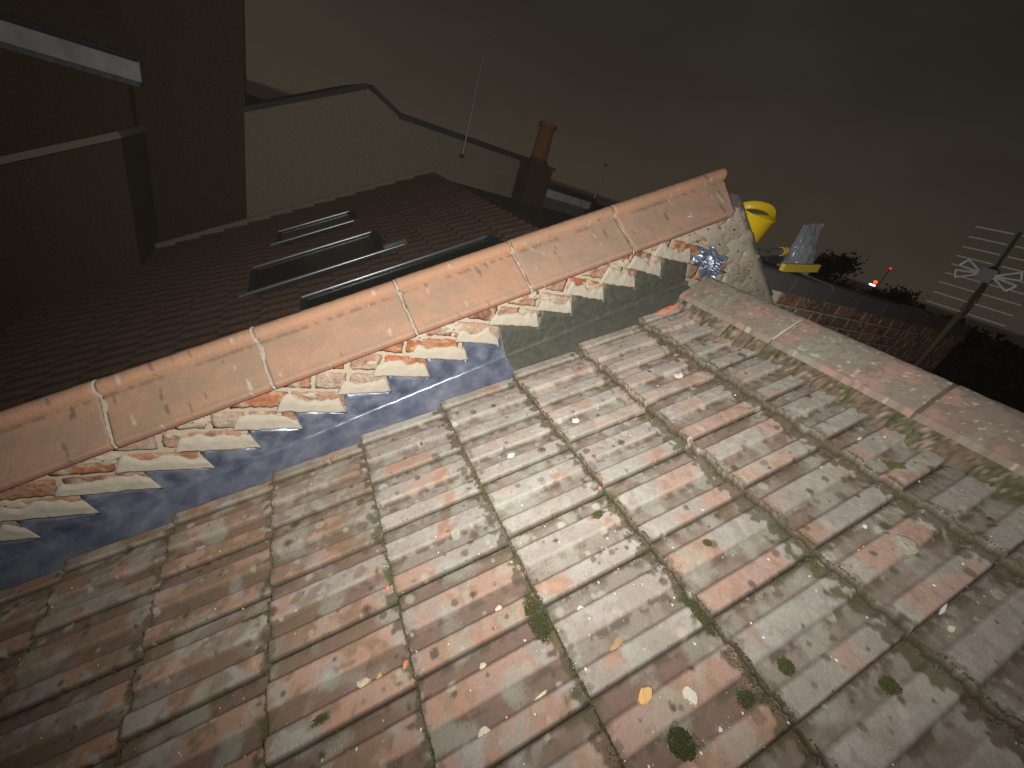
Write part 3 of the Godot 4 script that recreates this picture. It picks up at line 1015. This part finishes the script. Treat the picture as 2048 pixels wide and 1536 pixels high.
# the roof of the next house, lower and parallel to ours
func build_neighbour_roof() -> void:
	var n := thing("neighbour_roof", "dark red-brown tiled roof of the next house, below the coping", "roof")
	n.rotation.z = PITCH
	n.position = rf(0, -0.34, 0)
	var prof := []
	for q in 240:
		prof.append(-5.98 + q * (5.98 - 0.58) / 239.0)
	for i in range(-9, 7):
		var pos := PackedVector3Array()
		for a in [-1, 0, 1, 2]:
			for z: float in prof:
				var x := 0.345 * maxi(a, 0) / 2.0
				var y := -0.028 * x / G + 0.010 * clampf(2.2 * sin(z * TAU / 0.15), -1.0, 1.0) + 0.004 * n_low.get_noise_2d(z, i)
				if a == -1:
					y -= 0.03
				pos.append(Vector3(x, y, z))
		part(n, "tile_course", grid_mesh(4, prof.size(), pos, PackedColorArray(), Vector3.UP), M.far_tile, Vector3(i * G, 0, 0))
	part(n, "roof_deck", box_mesh(Vector3(-2.9, -0.16, -5.98), Vector3(2.13, -0.07, -0.585)), M.roof_deck)
	part(n, "flashing", box_mesh(Vector3(-2.8, -0.02, -5.995), Vector3(2.12, 0.055, -5.955)), M.grey_mortar)
	# flat top behind the ridge
	var f := thing("flat_roof", "dark flat roof behind the ridge of the neighbouring tiles", "roof", Vector3(3.0, GROUND_Y, -3.3))
	part(f, "deck", box_mesh(Vector3(-0.93, -GROUND_Y + 0.50, -2.66), Vector3(1.9, -GROUND_Y + 0.655, 2.70)), M.far_tile)
	part(f, "wall", box_mesh(Vector3(-0.9, 0.0, -2.6), Vector3(1.85, -GROUND_Y + 0.498, 2.65)), M.house_brick)
	part(f, "edge_flashing", box_mesh(Vector3(-0.9, -GROUND_Y + 0.656, -2.66), Vector3(1.0, -GROUND_Y + 0.72, -2.62)), M.grey_mortar)
	# roof windows set along the slope
	var wins := [[-4.66, -4.18, -0.15, 0.70, "small roof window farthest up the dark neighbouring roof"], [-3.56, -2.88, -0.38, 0.80, "roof window with a pale end bracket, middle of the three on the dark roof"], [-2.42, -1.62, 0.05, 1.66, "long roof window nearest the coping with a bright metal edge"]]
	for e in wins.size():
		var wdw: Array = wins[e]
		var o := thing("roof_window", wdw[4], "roof window", Vector3.ZERO, "roof windows on the neighbouring roof")
		o.rotation.z = PITCH
		o.position = rf(0, -0.34, 0)
		var z0: float = wdw[0]
		var z1: float = wdw[1]
		var s0: float = wdw[2]
		var s1: float = wdw[3]
		part(o, "pane", box_mesh(Vector3(s0 + 0.03, 0.02, z0 + 0.03), Vector3(s1 - 0.03, 0.062, z1 - 0.03)), M.glass)
		part(o, "side_bar", tube_mesh(Vector3(s0, 0.075, z0), Vector3(s1, 0.075, z0), 0.017, 0.017, 12), M.frame)
		part(o, "side_bar", tube_mesh(Vector3(s0 - 0.08, 0.075, z1), Vector3(s1 + (0.2 if e == 1 else 0.0), 0.075, z1), 0.016, 0.016, 12), M.frame)
		part(o, "sill", box_mesh(Vector3(s0 - 0.02, 0.012, z0 + 0.03), Vector3(s0 + 0.028, 0.07, z1 - 0.03)), M.dark_trim)
		part(o, "hood", box_mesh(Vector3(s1 - 0.028, 0.012, z0 + 0.03), Vector3(s1 + 0.06, 0.08, z1 - 0.03)), M.dark_trim)
		if e == 1:
			part(o, "bracket", box_mesh(Vector3(s1 + 0.02, 0.055, z1 - 0.10), Vector3(s1 + 0.24, 0.11, z1 - 0.03)), M.frame)

# ---------------------------------------------------------------- beyond the ridge

func build_low_wall() -> void:
	var w := thing("parapet_wall", "low brick parapet with a grey capping running on behind the ridge", "wall", Vector3(4.2, GROUND_Y, -0.5))
	var off := -w.position
	part(w, "mortar_bed", box_mesh(Vector3(2.625, GROUND_Y, -0.60), Vector3(6.4, 0.945, -0.408)), M.mortar, off)
	var sd := 900
	for j in 6:
		var y1 := 0.940 - 0.0795 * j
		var x := 2.63 + fposmod(j * 0.37, 1.0) * 0.1
		while x < 6.3:
			var length := 0.21 if rng.randf() < 0.7 else 0.10
			part(w, "brick", brick_mesh(x, x + length, y1 - 0.066, y1, sd, -0.40), M.old_brick, off)
			sd += 1
			x += length + 0.012
	var x := 2.20
	while x < 6.3:
		var length := 0.46
		var cs := extrude(v2([-0.385, 0.947, -0.385, 1.035, -0.40, 1.052, -0.60, 1.06, -0.625, 1.03, -0.625, 0.947]), 0.0, length - 0.008)
		var o := part(w, "capping_stone", cs, M.capping, off + Vector3(x, rng.randf_range(-0.003, 0.003), 0))
		o.rotation.y = PI * 0.5
		# turned so that the section's x becomes -z: mirror it back
		o.position = off + Vector3(x, 0, 0)
		o.transform = Transform3D(Basis(Vector3(0, 0, 1), Vector3(0, 1, 0), Vector3(-1, 0, 0)), off + Vector3(x + length, rng.randf_range(-0.003, 0.003), 0))
		x += length

func build_far_side() -> void:
	# the far slope of our roof, plain tile courses
	var r := thing("far_roof_slope", "far slope of the tiled roof falling away behind the ridge", "roof", Vector3(1.68, 0.886, 0))
	r.rotation.z = -PITCH
	var prof := []
	for q in 160:
		prof.append(-0.33 + q * 2.08 / 159.0)
	for i in range(0, 6):
		var pos := PackedVector3Array()
		for a in [0, 1, 2, 3]:
			for z: float in prof:
				var x := 0.345 * mini(a, 2) / 2.0
				var y := -0.028 * (1.0 - x / G) + rib(fposmod(z / W, 1.0))
				if a == 3:
					y -= 0.03
				pos.append(Vector3(x, y, z))
		part(r, "tile_course", grid_mesh(4, prof.size(), pos, PackedColorArray(), Vector3.UP), M.far_tile, Vector3(0.04 + i * G, 0, 0))
	part(r, "roof_deck", box_mesh(Vector3(0.06, -0.16, -0.34), Vector3(1.9, -0.075, 1.75)), M.roof_deck)
	# brickwork of our own house under both slopes
	var h := thing("house_walls", "brick walls of the house under the tiled roof", "house", Vector3(0.8, GROUND_Y, 0.7))
	part(h, "wall", extrude(v2([-2.0 - 0.8, 0.0, 3.2 - 0.8, 0.0, 3.2 - 0.8, -0.12 - GROUND_Y, 1.68 - 0.8, 0.72 - GROUND_Y, -1.3 - 0.8, -0.86 - GROUND_Y, -2.0 - 0.8, -1.21 - GROUND_Y]), -1.03, 0.95), M.house_brick)

func add_ring(st: SurfaceTool, pts: Array, r: float, closed := false) -> void:
	for k in pts.size() - (0 if closed else 1):
		add_tube(st, pts[k], pts[(k + 1) % pts.size()], r, r, 8)

func build_details() -> void:
	# scaffold platform that carries the tub and the bag
	var sc := thing("scaffold_platform", "timber scaffold boards on steel tubes behind the gable", "scaffold", Vector3(2.75, 0.985, -0.95))
	for q in 3:
		part(sc, "board", box_mesh(Vector3(-0.62, -0.04, -0.33 + q * 0.228), Vector3(0.72, 0.0, -0.11 + q * 0.228)), M.wood)
	for sx in [-0.5, 0.6]:
		part(sc, "standard", tube_mesh(Vector3(sx, GROUND_Y - 0.985, -0.40), Vector3(sx, -0.1, -0.40), 0.024, 0.024, 12), M.galv)
		part(sc, "transom", tube_mesh(Vector3(sx, -0.066, -0.45), Vector3(sx, -0.066, 0.33), 0.024, 0.024, 12), M.galv)
	# yellow rubble tub
	var tub := thing("rubble_tub", "bright yellow flexible tub with a loop handle behind the gable", "tub", Vector3(2.545, 0.992, -0.87))
	var pos := PackedVector3Array()
	var prof := [[0.0, 0.004], [0.150, 0.0], [0.158, 0.012], [0.172, 0.10], [0.188, 0.20], [0.203, 0.290], [0.212, 0.300], [0.212, 0.310], [0.203, 0.312], [0.196, 0.300], [0.180, 0.20], [0.150, 0.02], [0.0, 0.014]]
	for a in prof.size():
		for b in 49:
			var t := TAU * b / 48.0
			var sag: float = 0.012 * cos(2.0 * t) * prof[a][1] / 0.3
			pos.append(Vector3(cos(t) * (prof[a][0] + sag), prof[a][1] + 0.018 * cos(2.0 * t - 0.6) * sst(0.2, 0.3, prof[a][1]), sin(t) * (prof[a][0] - sag)))
	part(tub, "body", grid_mesh(prof.size(), 49, pos, PackedColorArray(), Vector3(-1, 0.2, 0)), M.yellow)
	for side in [-0.15, -0.15 + PI]:
		# flat strap: hole inside a loop that rises from the rim
		var hp := PackedVector3Array()
		for a in 33:
			var t := PI * a / 32.0
			for b in 9:
				var q := TAU * b / 8.0
				var wide := lerpf(0.155, 0.105, 0.5 - 0.5 * cos(q))
				var tall := lerpf(0.105, 0.058, 0.5 - 0.5 * cos(q))
				var ang: float = side + cos(t) * wide / 0.208
				var rr := 0.208 + 0.007 * sin(q) + 0.02 * sin(t)
				hp.append(Vector3(cos(ang) * rr, 0.285 + sin(t) * tall * (1.1 if side < 1.0 else 0.15), sin(ang) * rr))
		part(tub, "handle", grid_mesh(33, 9, hp, PackedColorArray(), Vector3.UP), M.yellow)
	# two scaffold tubes with yellow end caps, lying on the parapet
	var t1 := thing("scaffold_tube", "grey scaffold tube with a yellow end cap resting behind the gable edge", "pole", Vector3(2.50, 1.02, -0.66))
	part(t1, "tube", tube_mesh(Vector3(-0.25, -0.02, 0.0), Vector3(0.29, 0.128, 0.02), 0.024, 0.024, 14), M.galv)
	part(t1, "end_cap", tube_mesh(Vector3(0.292, 0.128, 0.02), Vector3(0.335, 0.14, 0.021), 0.028, 0.026, 14), M.yellow_cap)
	var t2 := thing("spirit_level", "flat yellow spirit level lying across the grey parapet", "spirit level", Vector3(2.55, 1.047, -0.44))
	var lv := Transform3D(Basis(Vector3.BACK, 0.15), Vector3.ZERO)
	part(t2, "bar", box_mesh(Vector3(0.0, 0.0, -0.012), Vector3(0.36, 0.045, 0.012), lv), M.yellow_cap)
	part(t2, "end_cap", box_mesh(Vector3(0.361, -0.002, -0.014), Vector3(0.375, 0.047, 0.014), lv), M.black_plastic)
	var rg := part(self, "rubber_scrap", blob(Vector3(2.63, 1.075, -0.70), Vector3(0.075, 0.0, 0.03), Vector3(0.0, 0.03, 0.05), Vector3(0.2, 0.8, 0.6).normalized(), 0.03, 9, 0.5), M.black_plastic)
	tag(rg, "dark scrap of rubber between the yellow tub and the scaffold tube", "scrap")
	build_bag()
	build_antenna()
	build_trees_and_lamps()
	build_debris()

func build_bag() -> void:
	var bag := thing("plastic_bag", "clear bluish plastic bag standing on the parapet beyond the gable", "bag", Vector3(2.98, 1.064, -0.60))
	var pos := PackedVector3Array()
	var nu := 60
	var nv := 97
	for a in nu:
		var u := a / (nu - 1.0)
		for b in nv:
			var t := TAU * (b % (nv - 1)) / (nv - 1.0)
			var wide := lerpf(0.125, 0.085, u) * (1.0 + 0.16 * n_low.get_noise_3d(cos(t) * 0.2, sin(t) * 0.2, u * 0.4)) * (1.0 if u < 0.9 else 1.05)
			var thick := lerpf(0.075, 0.012, sst(0.2, 1.0, u))
			var crease := 0.012 * n_low.get_noise_3d(cos(t) * 0.16, sin(t) * 0.16, u * 0.5) + 0.003 * n_mid.get_noise_3d(cos(t) * 0.08, sin(t) * 0.08, u * 0.25)
			var x := cos(t) * (wide + crease) - 0.085 * u
			var y := 0.285 * u + 0.02 * u * n_low.get_noise_2d(cos(t) * 0.1, 4.0) + 0.03 * u * cos(t)
			if a == 0:
				x *= 0.7
			pos.append(Vector3(x, y, sin(t) * (thick + crease)))
	part(bag, "film", grid_mesh(nu, nv, pos, PackedColorArray(), Vector3(1, 0.1, 0)), M.bag)
	var st := st_new()
	add_box(st, Vector3(-0.13, 0.0, -0.05), Vector3(0.05, 0.012, 0.05))
	part(bag, "base_fold", st.commit(), M.bag)

func build_antenna() -> void:
	var a := thing("tv_antenna", "grid television antenna with thin bright rods on a pole beyond the ridge", "antenna", Vector3(5.0, GROUND_Y, -0.24))
	var y0 := -GROUND_Y
	part(a, "pole", tube_mesh(Vector3(0.05, 0, 0.0), Vector3(0.05, y0 + 1.50, 0.0), 0.022, 0.020, 12), M.wood)
	var ys := [1.15, 1.235, 1.32, 1.40, 1.475, 1.545, 1.62, 1.70, 1.78]
	for q in ys.size():
		var lean: float = (ys[q] - 1.45) * -0.10
		for sgn in [-1.0, 1.0]:
			part(a, "reflector_rod", tube_mesh(Vector3(0.0, y0 + ys[q], lean + sgn * 0.025), Vector3(0.0, y0 + ys[q], lean + sgn * 0.265), 0.0065, 0.0065, 8), M.steel)
	part(a, "boom", tube_mesh(Vector3(0.0, y0 + 1.12, 0.035), Vector3(0.0, y0 + 1.80, -0.035), 0.011, 0.011, 8), M.black_plastic)
	part(a, "junction_box", blob(Vector3(-0.03, y0 + 1.47, 0.0), Vector3(0, 0, 0.05), Vector3(0, 0.055, 0), Vector3.LEFT, 0.06, 3, 0.15), M.black_plastic)
	for sgn in [-1.0, 1.0]:
		for up in [-1.0, 1.0]:
			var st := st_new()
			var c := Vector3(-0.09, y0 + 1.455, 0.0)
			add_ring(st, [c + Vector3(0, 0, sgn * 0.03), c + Vector3(0, up * 0.075, sgn * 0.16), c + Vector3(0, up * 0.02, sgn * 0.19)], 0.009, true)
			part(a, "dipole", st.commit(), M.steel)
	var cable := st_new()
	add_ring(cable, [Vector3(-0.03, y0 + 1.43, 0.0), Vector3(0.0, y0 + 1.36, 0.03), Vector3(0.07, y0 + 1.25, 0.03), Vector3(0.075, y0 + 0.9, 0.015), Vector3(0.075, y0 + 0.2, 0.015)], 0.005)
	part(a, "cable", cable.commit(), M.black_plastic)
	part(a, "feed_plate", box_mesh(Vector3(-0.11, y0 + 1.40, -0.05), Vector3(-0.105, y0 + 1.50, 0.05)), M.frame)
	part(a, "arm", tube_mesh(Vector3(-0.09, y0 + 1.455, 0), Vector3(0.05, y0 + 1.455, 0), 0.012, 0.012, 8), M.galv)

func tree(label: String, at: Vector3, high: float, wide: float, crown_low: float, leaves: int, leaf: float, sd: int) -> void:
	var r := RandomNumberGenerator.new()
	r.seed = sd
	var t := thing("tree", label, "tree", at, "trees beyond the ridge")
	var st := st_new()
	add_tube(st, Vector3.ZERO, Vector3(0, high * 0.8, 0), wide * 0.09, wide * 0.03, 8)
	var tips := []
	for q in 9:
		var a := r.randf() * TAU
		var b := Vector3(0, high * lerpf(crown_low, 0.75, r.randf()), 0)
		var e := b + Vector3(cos(a) * wide * r.randf_range(0.25, 0.42), high * r.randf_range(0.05, 0.2), sin(a) * wide * r.randf_range(0.25, 0.42))
		add_tube(st, b, e, wide * 0.03, wide * 0.01, 6)
		tips.append(e)
	tips.append(Vector3(0, high * 0.9, 0))
	part(t, "trunk", st.commit(), M.bark)
	var cr := st_new()
	for q in leaves:
		var e: Vector3 = tips[r.randi() % tips.size()]
		var p := e + Vector3(r.randfn(), r.randfn() * 0.8, r.randfn()) * wide * 0.13
		p.y = clampf(p.y, high * crown_low * 0.8, high * 1.02)
		var b := Basis.from_euler(Vector3(r.randf() * TAU, r.randf() * TAU, r.randf() * TAU))
		tri(cr, p - b.x * leaf, p + b.x * leaf, p + b.y * leaf * 1.7)
	part(t, "crown", cr.commit(), M.leaf_dark)

func build_trees_and_lamps() -> void:
	# seen from the roof: direction times distance
	tree("dark leafy tree nearest the plastic bag against the glowing sky", Vector3(36.6, GROUND_Y, -15.2), 8.3, 3.2, 0.35, 9000, 0.11, 1)
	tree("dark rounded tree right of the orange light", Vector3(37.5, GROUND_Y, -11.2), 7.1, 3.2, 0.35, 9000, 0.11, 2)
	tree("broad dark tree at the right edge below the antenna", Vector3(11.5, GROUND_Y, -0.7), 6.35, 3.4, 0.2, 26000, 0.05, 3)
	tree("lower dark tree between the orange light and the antenna", Vector3(39.0, GROUND_Y, -7.5), 5.9, 5.5, 0.3, 5200, 0.2, 5)
	# a hedge that reads as one black mass
	var r := RandomNumberGenerator.new()
	r.seed = 77
	var st := st_new()
	for q in 9000:
		var p := Vector3(37.0 + r.randf_range(-1, 1), GROUND_Y + r.randf_range(0.0, 5.9 + 0.5 * sin(q * 0.37)), r.randf_range(-18.0, 12.0))
		var b := Basis.from_euler(Vector3(r.randf() * TAU, r.randf() * TAU, r.randf() * TAU))
		tri(st, p - b.x * 0.3, p + b.x * 0.3, p + b.y * 0.5)
	var hedge := part(self, "hedge", st.commit(), M.leaf_dark)
	hedge.set_meta("kind", "stuff")
	hedge.set_meta("label", "black hedge along the far edge of the gardens")
	hedge.set_meta("category", "hedge")
	# lights far off
	lamp("street_lamp", "orange street lamp glowing between the two far trees", Vector3(46.9, 0, -16.6), 1.50, Color(1.0, 0.22, 0.04), 0.30, 6.0, true)
	lamp("signal_lamp", "tiny red lamp on a thin pole above the far trees", Vector3(47.0, 0, -16.3), 2.88, Color(1.0, 0.10, 0.06), 0.13, 4.0, false)

func lamp(called: String, label: String, at: Vector3, y: float, c: Color, size: float, glow: float, double: bool) -> void:
	var o := thing(called, label, "lamp", Vector3(at.x, GROUND_Y, at.z))
	var h := y - GROUND_Y
	part(o, "pole", tube_mesh(Vector3.ZERO, Vector3(0, h - size * 0.5, 0), 0.05, 0.035, 8), M.dark_trim)
	var gm := mat(Color(0.02, 0.02, 0.02), 0.5)
	gm.emission_enabled = true
	gm.emission = c
	gm.emission_energy_multiplier = glow
	var sp := SphereMesh.new()
	sp.radius = size * 0.5
	sp.height = size * 0.8
	sp.radial_segments = 16
	sp.rings = 8
	part(o, "lamp_glass", sp, gm, Vector3(0, h, 0))
	part(o, "hood", tube_mesh(Vector3(0, h + size * 0.42, 0), Vector3(0, h + size * 0.55, 0), size * 0.45, size * 0.2, 12), M.dark_trim)
	if double:
		var wm := mat(Color(0.02, 0.02, 0.02), 0.5)
		wm.emission_enabled = true
		wm.emission = Color(0.95, 0.97, 1.0)
		wm.emission_energy_multiplier = 3.0
		part(o, "lamp_tube", tube_mesh(Vector3(-0.1, h - size * 1.0, -0.28), Vector3(-0.1, h - size * 1.0, 0.18), 0.075, 0.075, 10), wm)
	var l := OmniLight3D.new()
	l.name = "glow"
	o.add_child(l)
	l.position = Vector3(-size, h, 0)
	l.light_color = c
	l.light_energy = 0.25 * size
	l.light_size = size * 0.5
	l.omni_range = 40.0
	l.omni_attenuation = 2.0
	l.shadow_enabled = true

# ---------------------------------------------------------------- things lying on the tiles

func on_roof(s: float, z: float, up := 0.0) -> Vector3:
	return rf(s, surf(s, z) + up, z)

# an angular flake of stone: jittered prism
func flake(called: String, label: String, category: String, s: float, z: float, lx: float, lz: float, high: float, turn: float, m: Material, sd: int, group := "") -> void:
	var r := RandomNumberGenerator.new()
	r.seed = sd
	var st := st_new()
	var n := 11
	var lo := []
	var hi := []
	for k in n:
		var t := TAU * k / n + r.randf_range(-0.22, 0.22)
		var q := r.randf_range(0.62, 1.12)
		lo.append(Vector3(cos(t) * lx * q, -0.002, sin(t) * lz * q))
		hi.append(Vector3(cos(t) * lx * q * 0.82, high * r.randf_range(0.7, 1.2), sin(t) * lz * q * 0.82))
	var top := Vector3(r.randf_range(-0.2, 0.2) * lx, high * 1.25, 0)
	for k in n:
		var e := (k + 1) % n
		quad(st, lo[e], lo[k], hi[k], hi[e])
		tri(st, hi[e], hi[k], top)
		tri(st, lo[k], lo[e], Vector3(0, -0.002, 0))
	var o := part(self, called, st.commit(), m)
	o.transform = Transform3D(Basis(Vector3(0, 0, 1), PITCH) * Basis(Vector3.UP, turn), on_roof(s, z, 0.001))
	tag(o, label, category, group)

func moss_clump(label: String, s: float, z: float, ls: float, lz: float, high: float, sd: int) -> void:
	var r := RandomNumberGenerator.new()
	r.seed = sd
	var st := st_new()
	var count := int(clampf(ls * lz * 2600000.0, 500, 4200))
	for q in count:
		var a := r.randf() * TAU
		var d := pow(r.randf(), 0.62) * (1.15 + 0.55 * n_mid.get_noise_3d(cos(a) * 0.04, sin(a) * 0.04, sd))
		var p := Vector3(cos(a) * d * ls, 0, sin(a) * d * lz)
		p.y = surf(s + p.x, z + p.z) - surf(s, z) + high * sqrt(maxf(0.0, 1.0 - d * d)) * r.randf_range(0.6, 1.1)
		var c := mixc(mixc(Color(0.045, 0.06, 0.02), Color(0.13, 0.16, 0.035), pow(r.randf(), 1.3)), Color(0.12, 0.10, 0.055), 0.45 * r.randf())
		var ang := r.randf() * TAU
		var w := 0.0019
		var b0 := p + Vector3(cos(ang) * w, -0.004, sin(ang) * w)
		var b1 := p + Vector3(cos(ang + 2.1) * w, -0.004, sin(ang + 2.1) * w)
		var b2 := p + Vector3(cos(ang + 4.2) * w, -0.004, sin(ang + 4.2) * w)
		var tip := p + Vector3(r.randf_range(-1, 1) * 0.0015, 0.0022, r.randf_range(-1, 1) * 0.0015)
		tri(st, b1, b0, tip, c)
		tri(st, b2, b1, tip, c)
		tri(st, b0, b2, tip, c)
	var o := part(self, "moss_clump", st.commit(), M.moss)
	o.transform = Transform3D(Basis(Vector3(0, 0, 1), PITCH), on_roof(s, z))
	tag(o, label, "moss", "moss clumps on the tiles")

func patch(called: String, label: String, category: String, s: float, z: float, ls: float, lz: float, high: float, m: Material, sd: int, ragged := 0.4, group := "") -> void:
	var o := part(self, called, blob(Vector3.ZERO, Vector3(ls, 0, 0), Vector3(0, 0, lz), Vector3.UP, high, sd, ragged, 6, 30, 0.5), m)
	o.transform = Transform3D(Basis(Vector3(0, 0, 1), PITCH), on_roof(s, z))
	tag(o, label, category, group)

func build_debris() -> void:
	flake("tile_chip", "bright yellow-orange clay chip near the round moss cushion", "chip", 0.72, 0.828, 0.023, 0.017, 0.010, 0.5, M.chip_orange, 3)
	flake("mortar_chip", "pale greenish mortar flake beside the yellow-orange chip", "chip", 0.797, 0.864, 0.016, 0.021, 0.006, 0.3, M.lichen, 4)
	flake("mortar_chip", "pale mortar lump touching a small orange chip at lower left", "chip", 0.197, 0.532, 0.016, 0.013, 0.009, 0.2, M.chip_cream, 5)
	flake("tile_chip", "small orange chip touching the pale mortar lump", "chip", 0.230, 0.536, 0.011, 0.009, 0.006, 1.0, M.chip_orange, 6)
	flake("mortar_chip", "cream mortar chip lying in a red tile channel near the lower edge", "chip", 0.450, 0.630, 0.010, 0.009, 0.006, 0.6, M.chip_cream, 7)
	flake("mortar_chip", "cream mortar chip left of the long green moss", "chip", 0.528, 0.538, 0.010, 0.010, 0.006, 1.4, M.chip_cream, 8)
	flake("tile_chip", "pink chip at the lap of an orange ribbed tile", "chip", 0.289, 0.351, 0.008, 0.010, 0.007, 0.2, M.chip_pink, 9)
	flake("tile_chip", "broken pink chip by the lap, right of the small orange chip", "chip", 0.292, 0.543, 0.011, 0.007, 0.007, 0.7, M.chip_pink, 10)
	flake("tile_chip", "tiny bright red chip caught at the lap between grey tiles", "chip", 0.925, 0.381, 0.006, 0.006, 0.006, 0.0, M.chip_pink, 11)
	flake("dead_leaf", "curled brown dead leaf lying in a tile channel", "leaf", 0.728, 0.729, 0.024, 0.010, 0.007, 0.15, M.leaf_brown, 12)
	flake("dead_leaf", "thin pale dead leaf near the lower course of red tiles", "leaf", 0.54, 0.729, 0.022, 0.004, 0.004, 0.1, M.chip_cream, 13)
	flake("white_splinter", "thin white plastic splinter at the lower right", "splinter", 1.346, 0.982, 0.030, 0.005, 0.005, 0.25, M.white_plastic, 14)
	flake("mortar_chip", "oval cream chip below the white splinter", "chip", 1.315, 1.01, 0.009, 0.006, 0.005, 0.4, M.chip_cream, 15)
	flake("mortar_chip", "yellowish chip near the ridge beside a mossy joint", "chip", 1.635, 0.630, 0.008, 0.005, 0.004, 0.2, M.chip_cream, 16)
	flake("mortar_chip", "small white curl of mortar left of the square patch", "chip", 1.397, 0.799, 0.007, 0.006, 0.005, 0.4, M.white_plastic, 17)
	flake("mortar_chip", "white crumb right of the round moss cushion", "chip", 0.812, 0.927, 0.006, 0.004, 0.004, 0.9, M.white_plastic, 18)
	moss_clump("round dark green moss cushion at the bottom of the roof", 0.735, 0.911, 0.024, 0.026, 0.012, 21)
	moss_clump("long green moss clump spreading from the lap over an orange tile", 0.600, 0.600, 0.026, 0.062, 0.008, 22)
	moss_clump("bright green moss strip in the lap at the middle of the roof", 0.922, 0.760, 0.010, 0.050, 0.009, 23)
	moss_clump("small olive moss pad on a grey rib", 0.869, 0.449, 0.018, 0.009, 0.006, 24)
	moss_clump("faint green moss on a red tile at the lower left", 0.108, 0.561, 0.024, 0.012, 0.005, 25)
	moss_clump("dark moss ball at the lower right beside a grey rib", 0.992, 0.912, 0.016, 0.014, 0.009, 26)
	moss_clump("dark moss ball nearest the lower right corner", 1.132, 1.015, 0.018, 0.015, 0.008, 27)
	moss_clump("mossy tuft by the yellow-orange chip, towards the lap", 0.893, 0.914, 0.020, 0.014, 0.008, 28)
	moss_clump("small dark moss button in the middle of a pink tile", 1.048, 0.656, 0.011, 0.010, 0.006, 29)
	moss_clump("olive moss patch on a channel near the ridge", 1.615, 0.730, 0.018, 0.016, 0.005, 30)
	moss_clump("moss wedge in a side joint on the left tiles", -0.049, 0.249, 0.030, 0.005, 0.005, 31)
	patch("lichen", "white ring of lichen on a grey tile below the blue lead", "lichen", 0.750, 0.132, 0.014, 0.010, 0.0022, M.white_splash, 41, 0.2, "lichen on the tiles")
	patch("lichen", "white ring of lichen beside a brown knot near the middle", "lichen", 1.004, 0.120, 0.015, 0.013, 0.0022, M.white_splash, 42, 0.2, "lichen on the tiles")
	patch("lichen", "pale round disc of lichen at the bottom edge", "lichen", 0.412, 0.737, 0.013, 0.012, 0.003, M.lichen, 43, 0.15, "lichen on the tiles")
	patch("lichen", "peach coloured lichen dot on a light grey rib", "lichen", 0.696, 0.633, 0.008, 0.007, 0.002, M.chip_cream, 44, 0.2, "lichen on the tiles")
	patch("bird_dropping", "white splash of bird dropping on a tile near the ridge", "dropping", 1.443, 0.127, 0.026, 0.013, 0.003, M.white_splash, 45, 0.35)
	patch("mortar_splat", "squarish grey-green mortar splat at the right of the roof", "mortar", 1.419, 0.869, 0.024, 0.024, 0.003, M.grey_mortar, 46, 0.15)
	patch("tile_shard", "dull red shard of clay tile under the ridge end by the lead", "shard", 1.700, -0.222, 0.085, 0.018, 0.012, M.chip_pink, 47, 0.3)
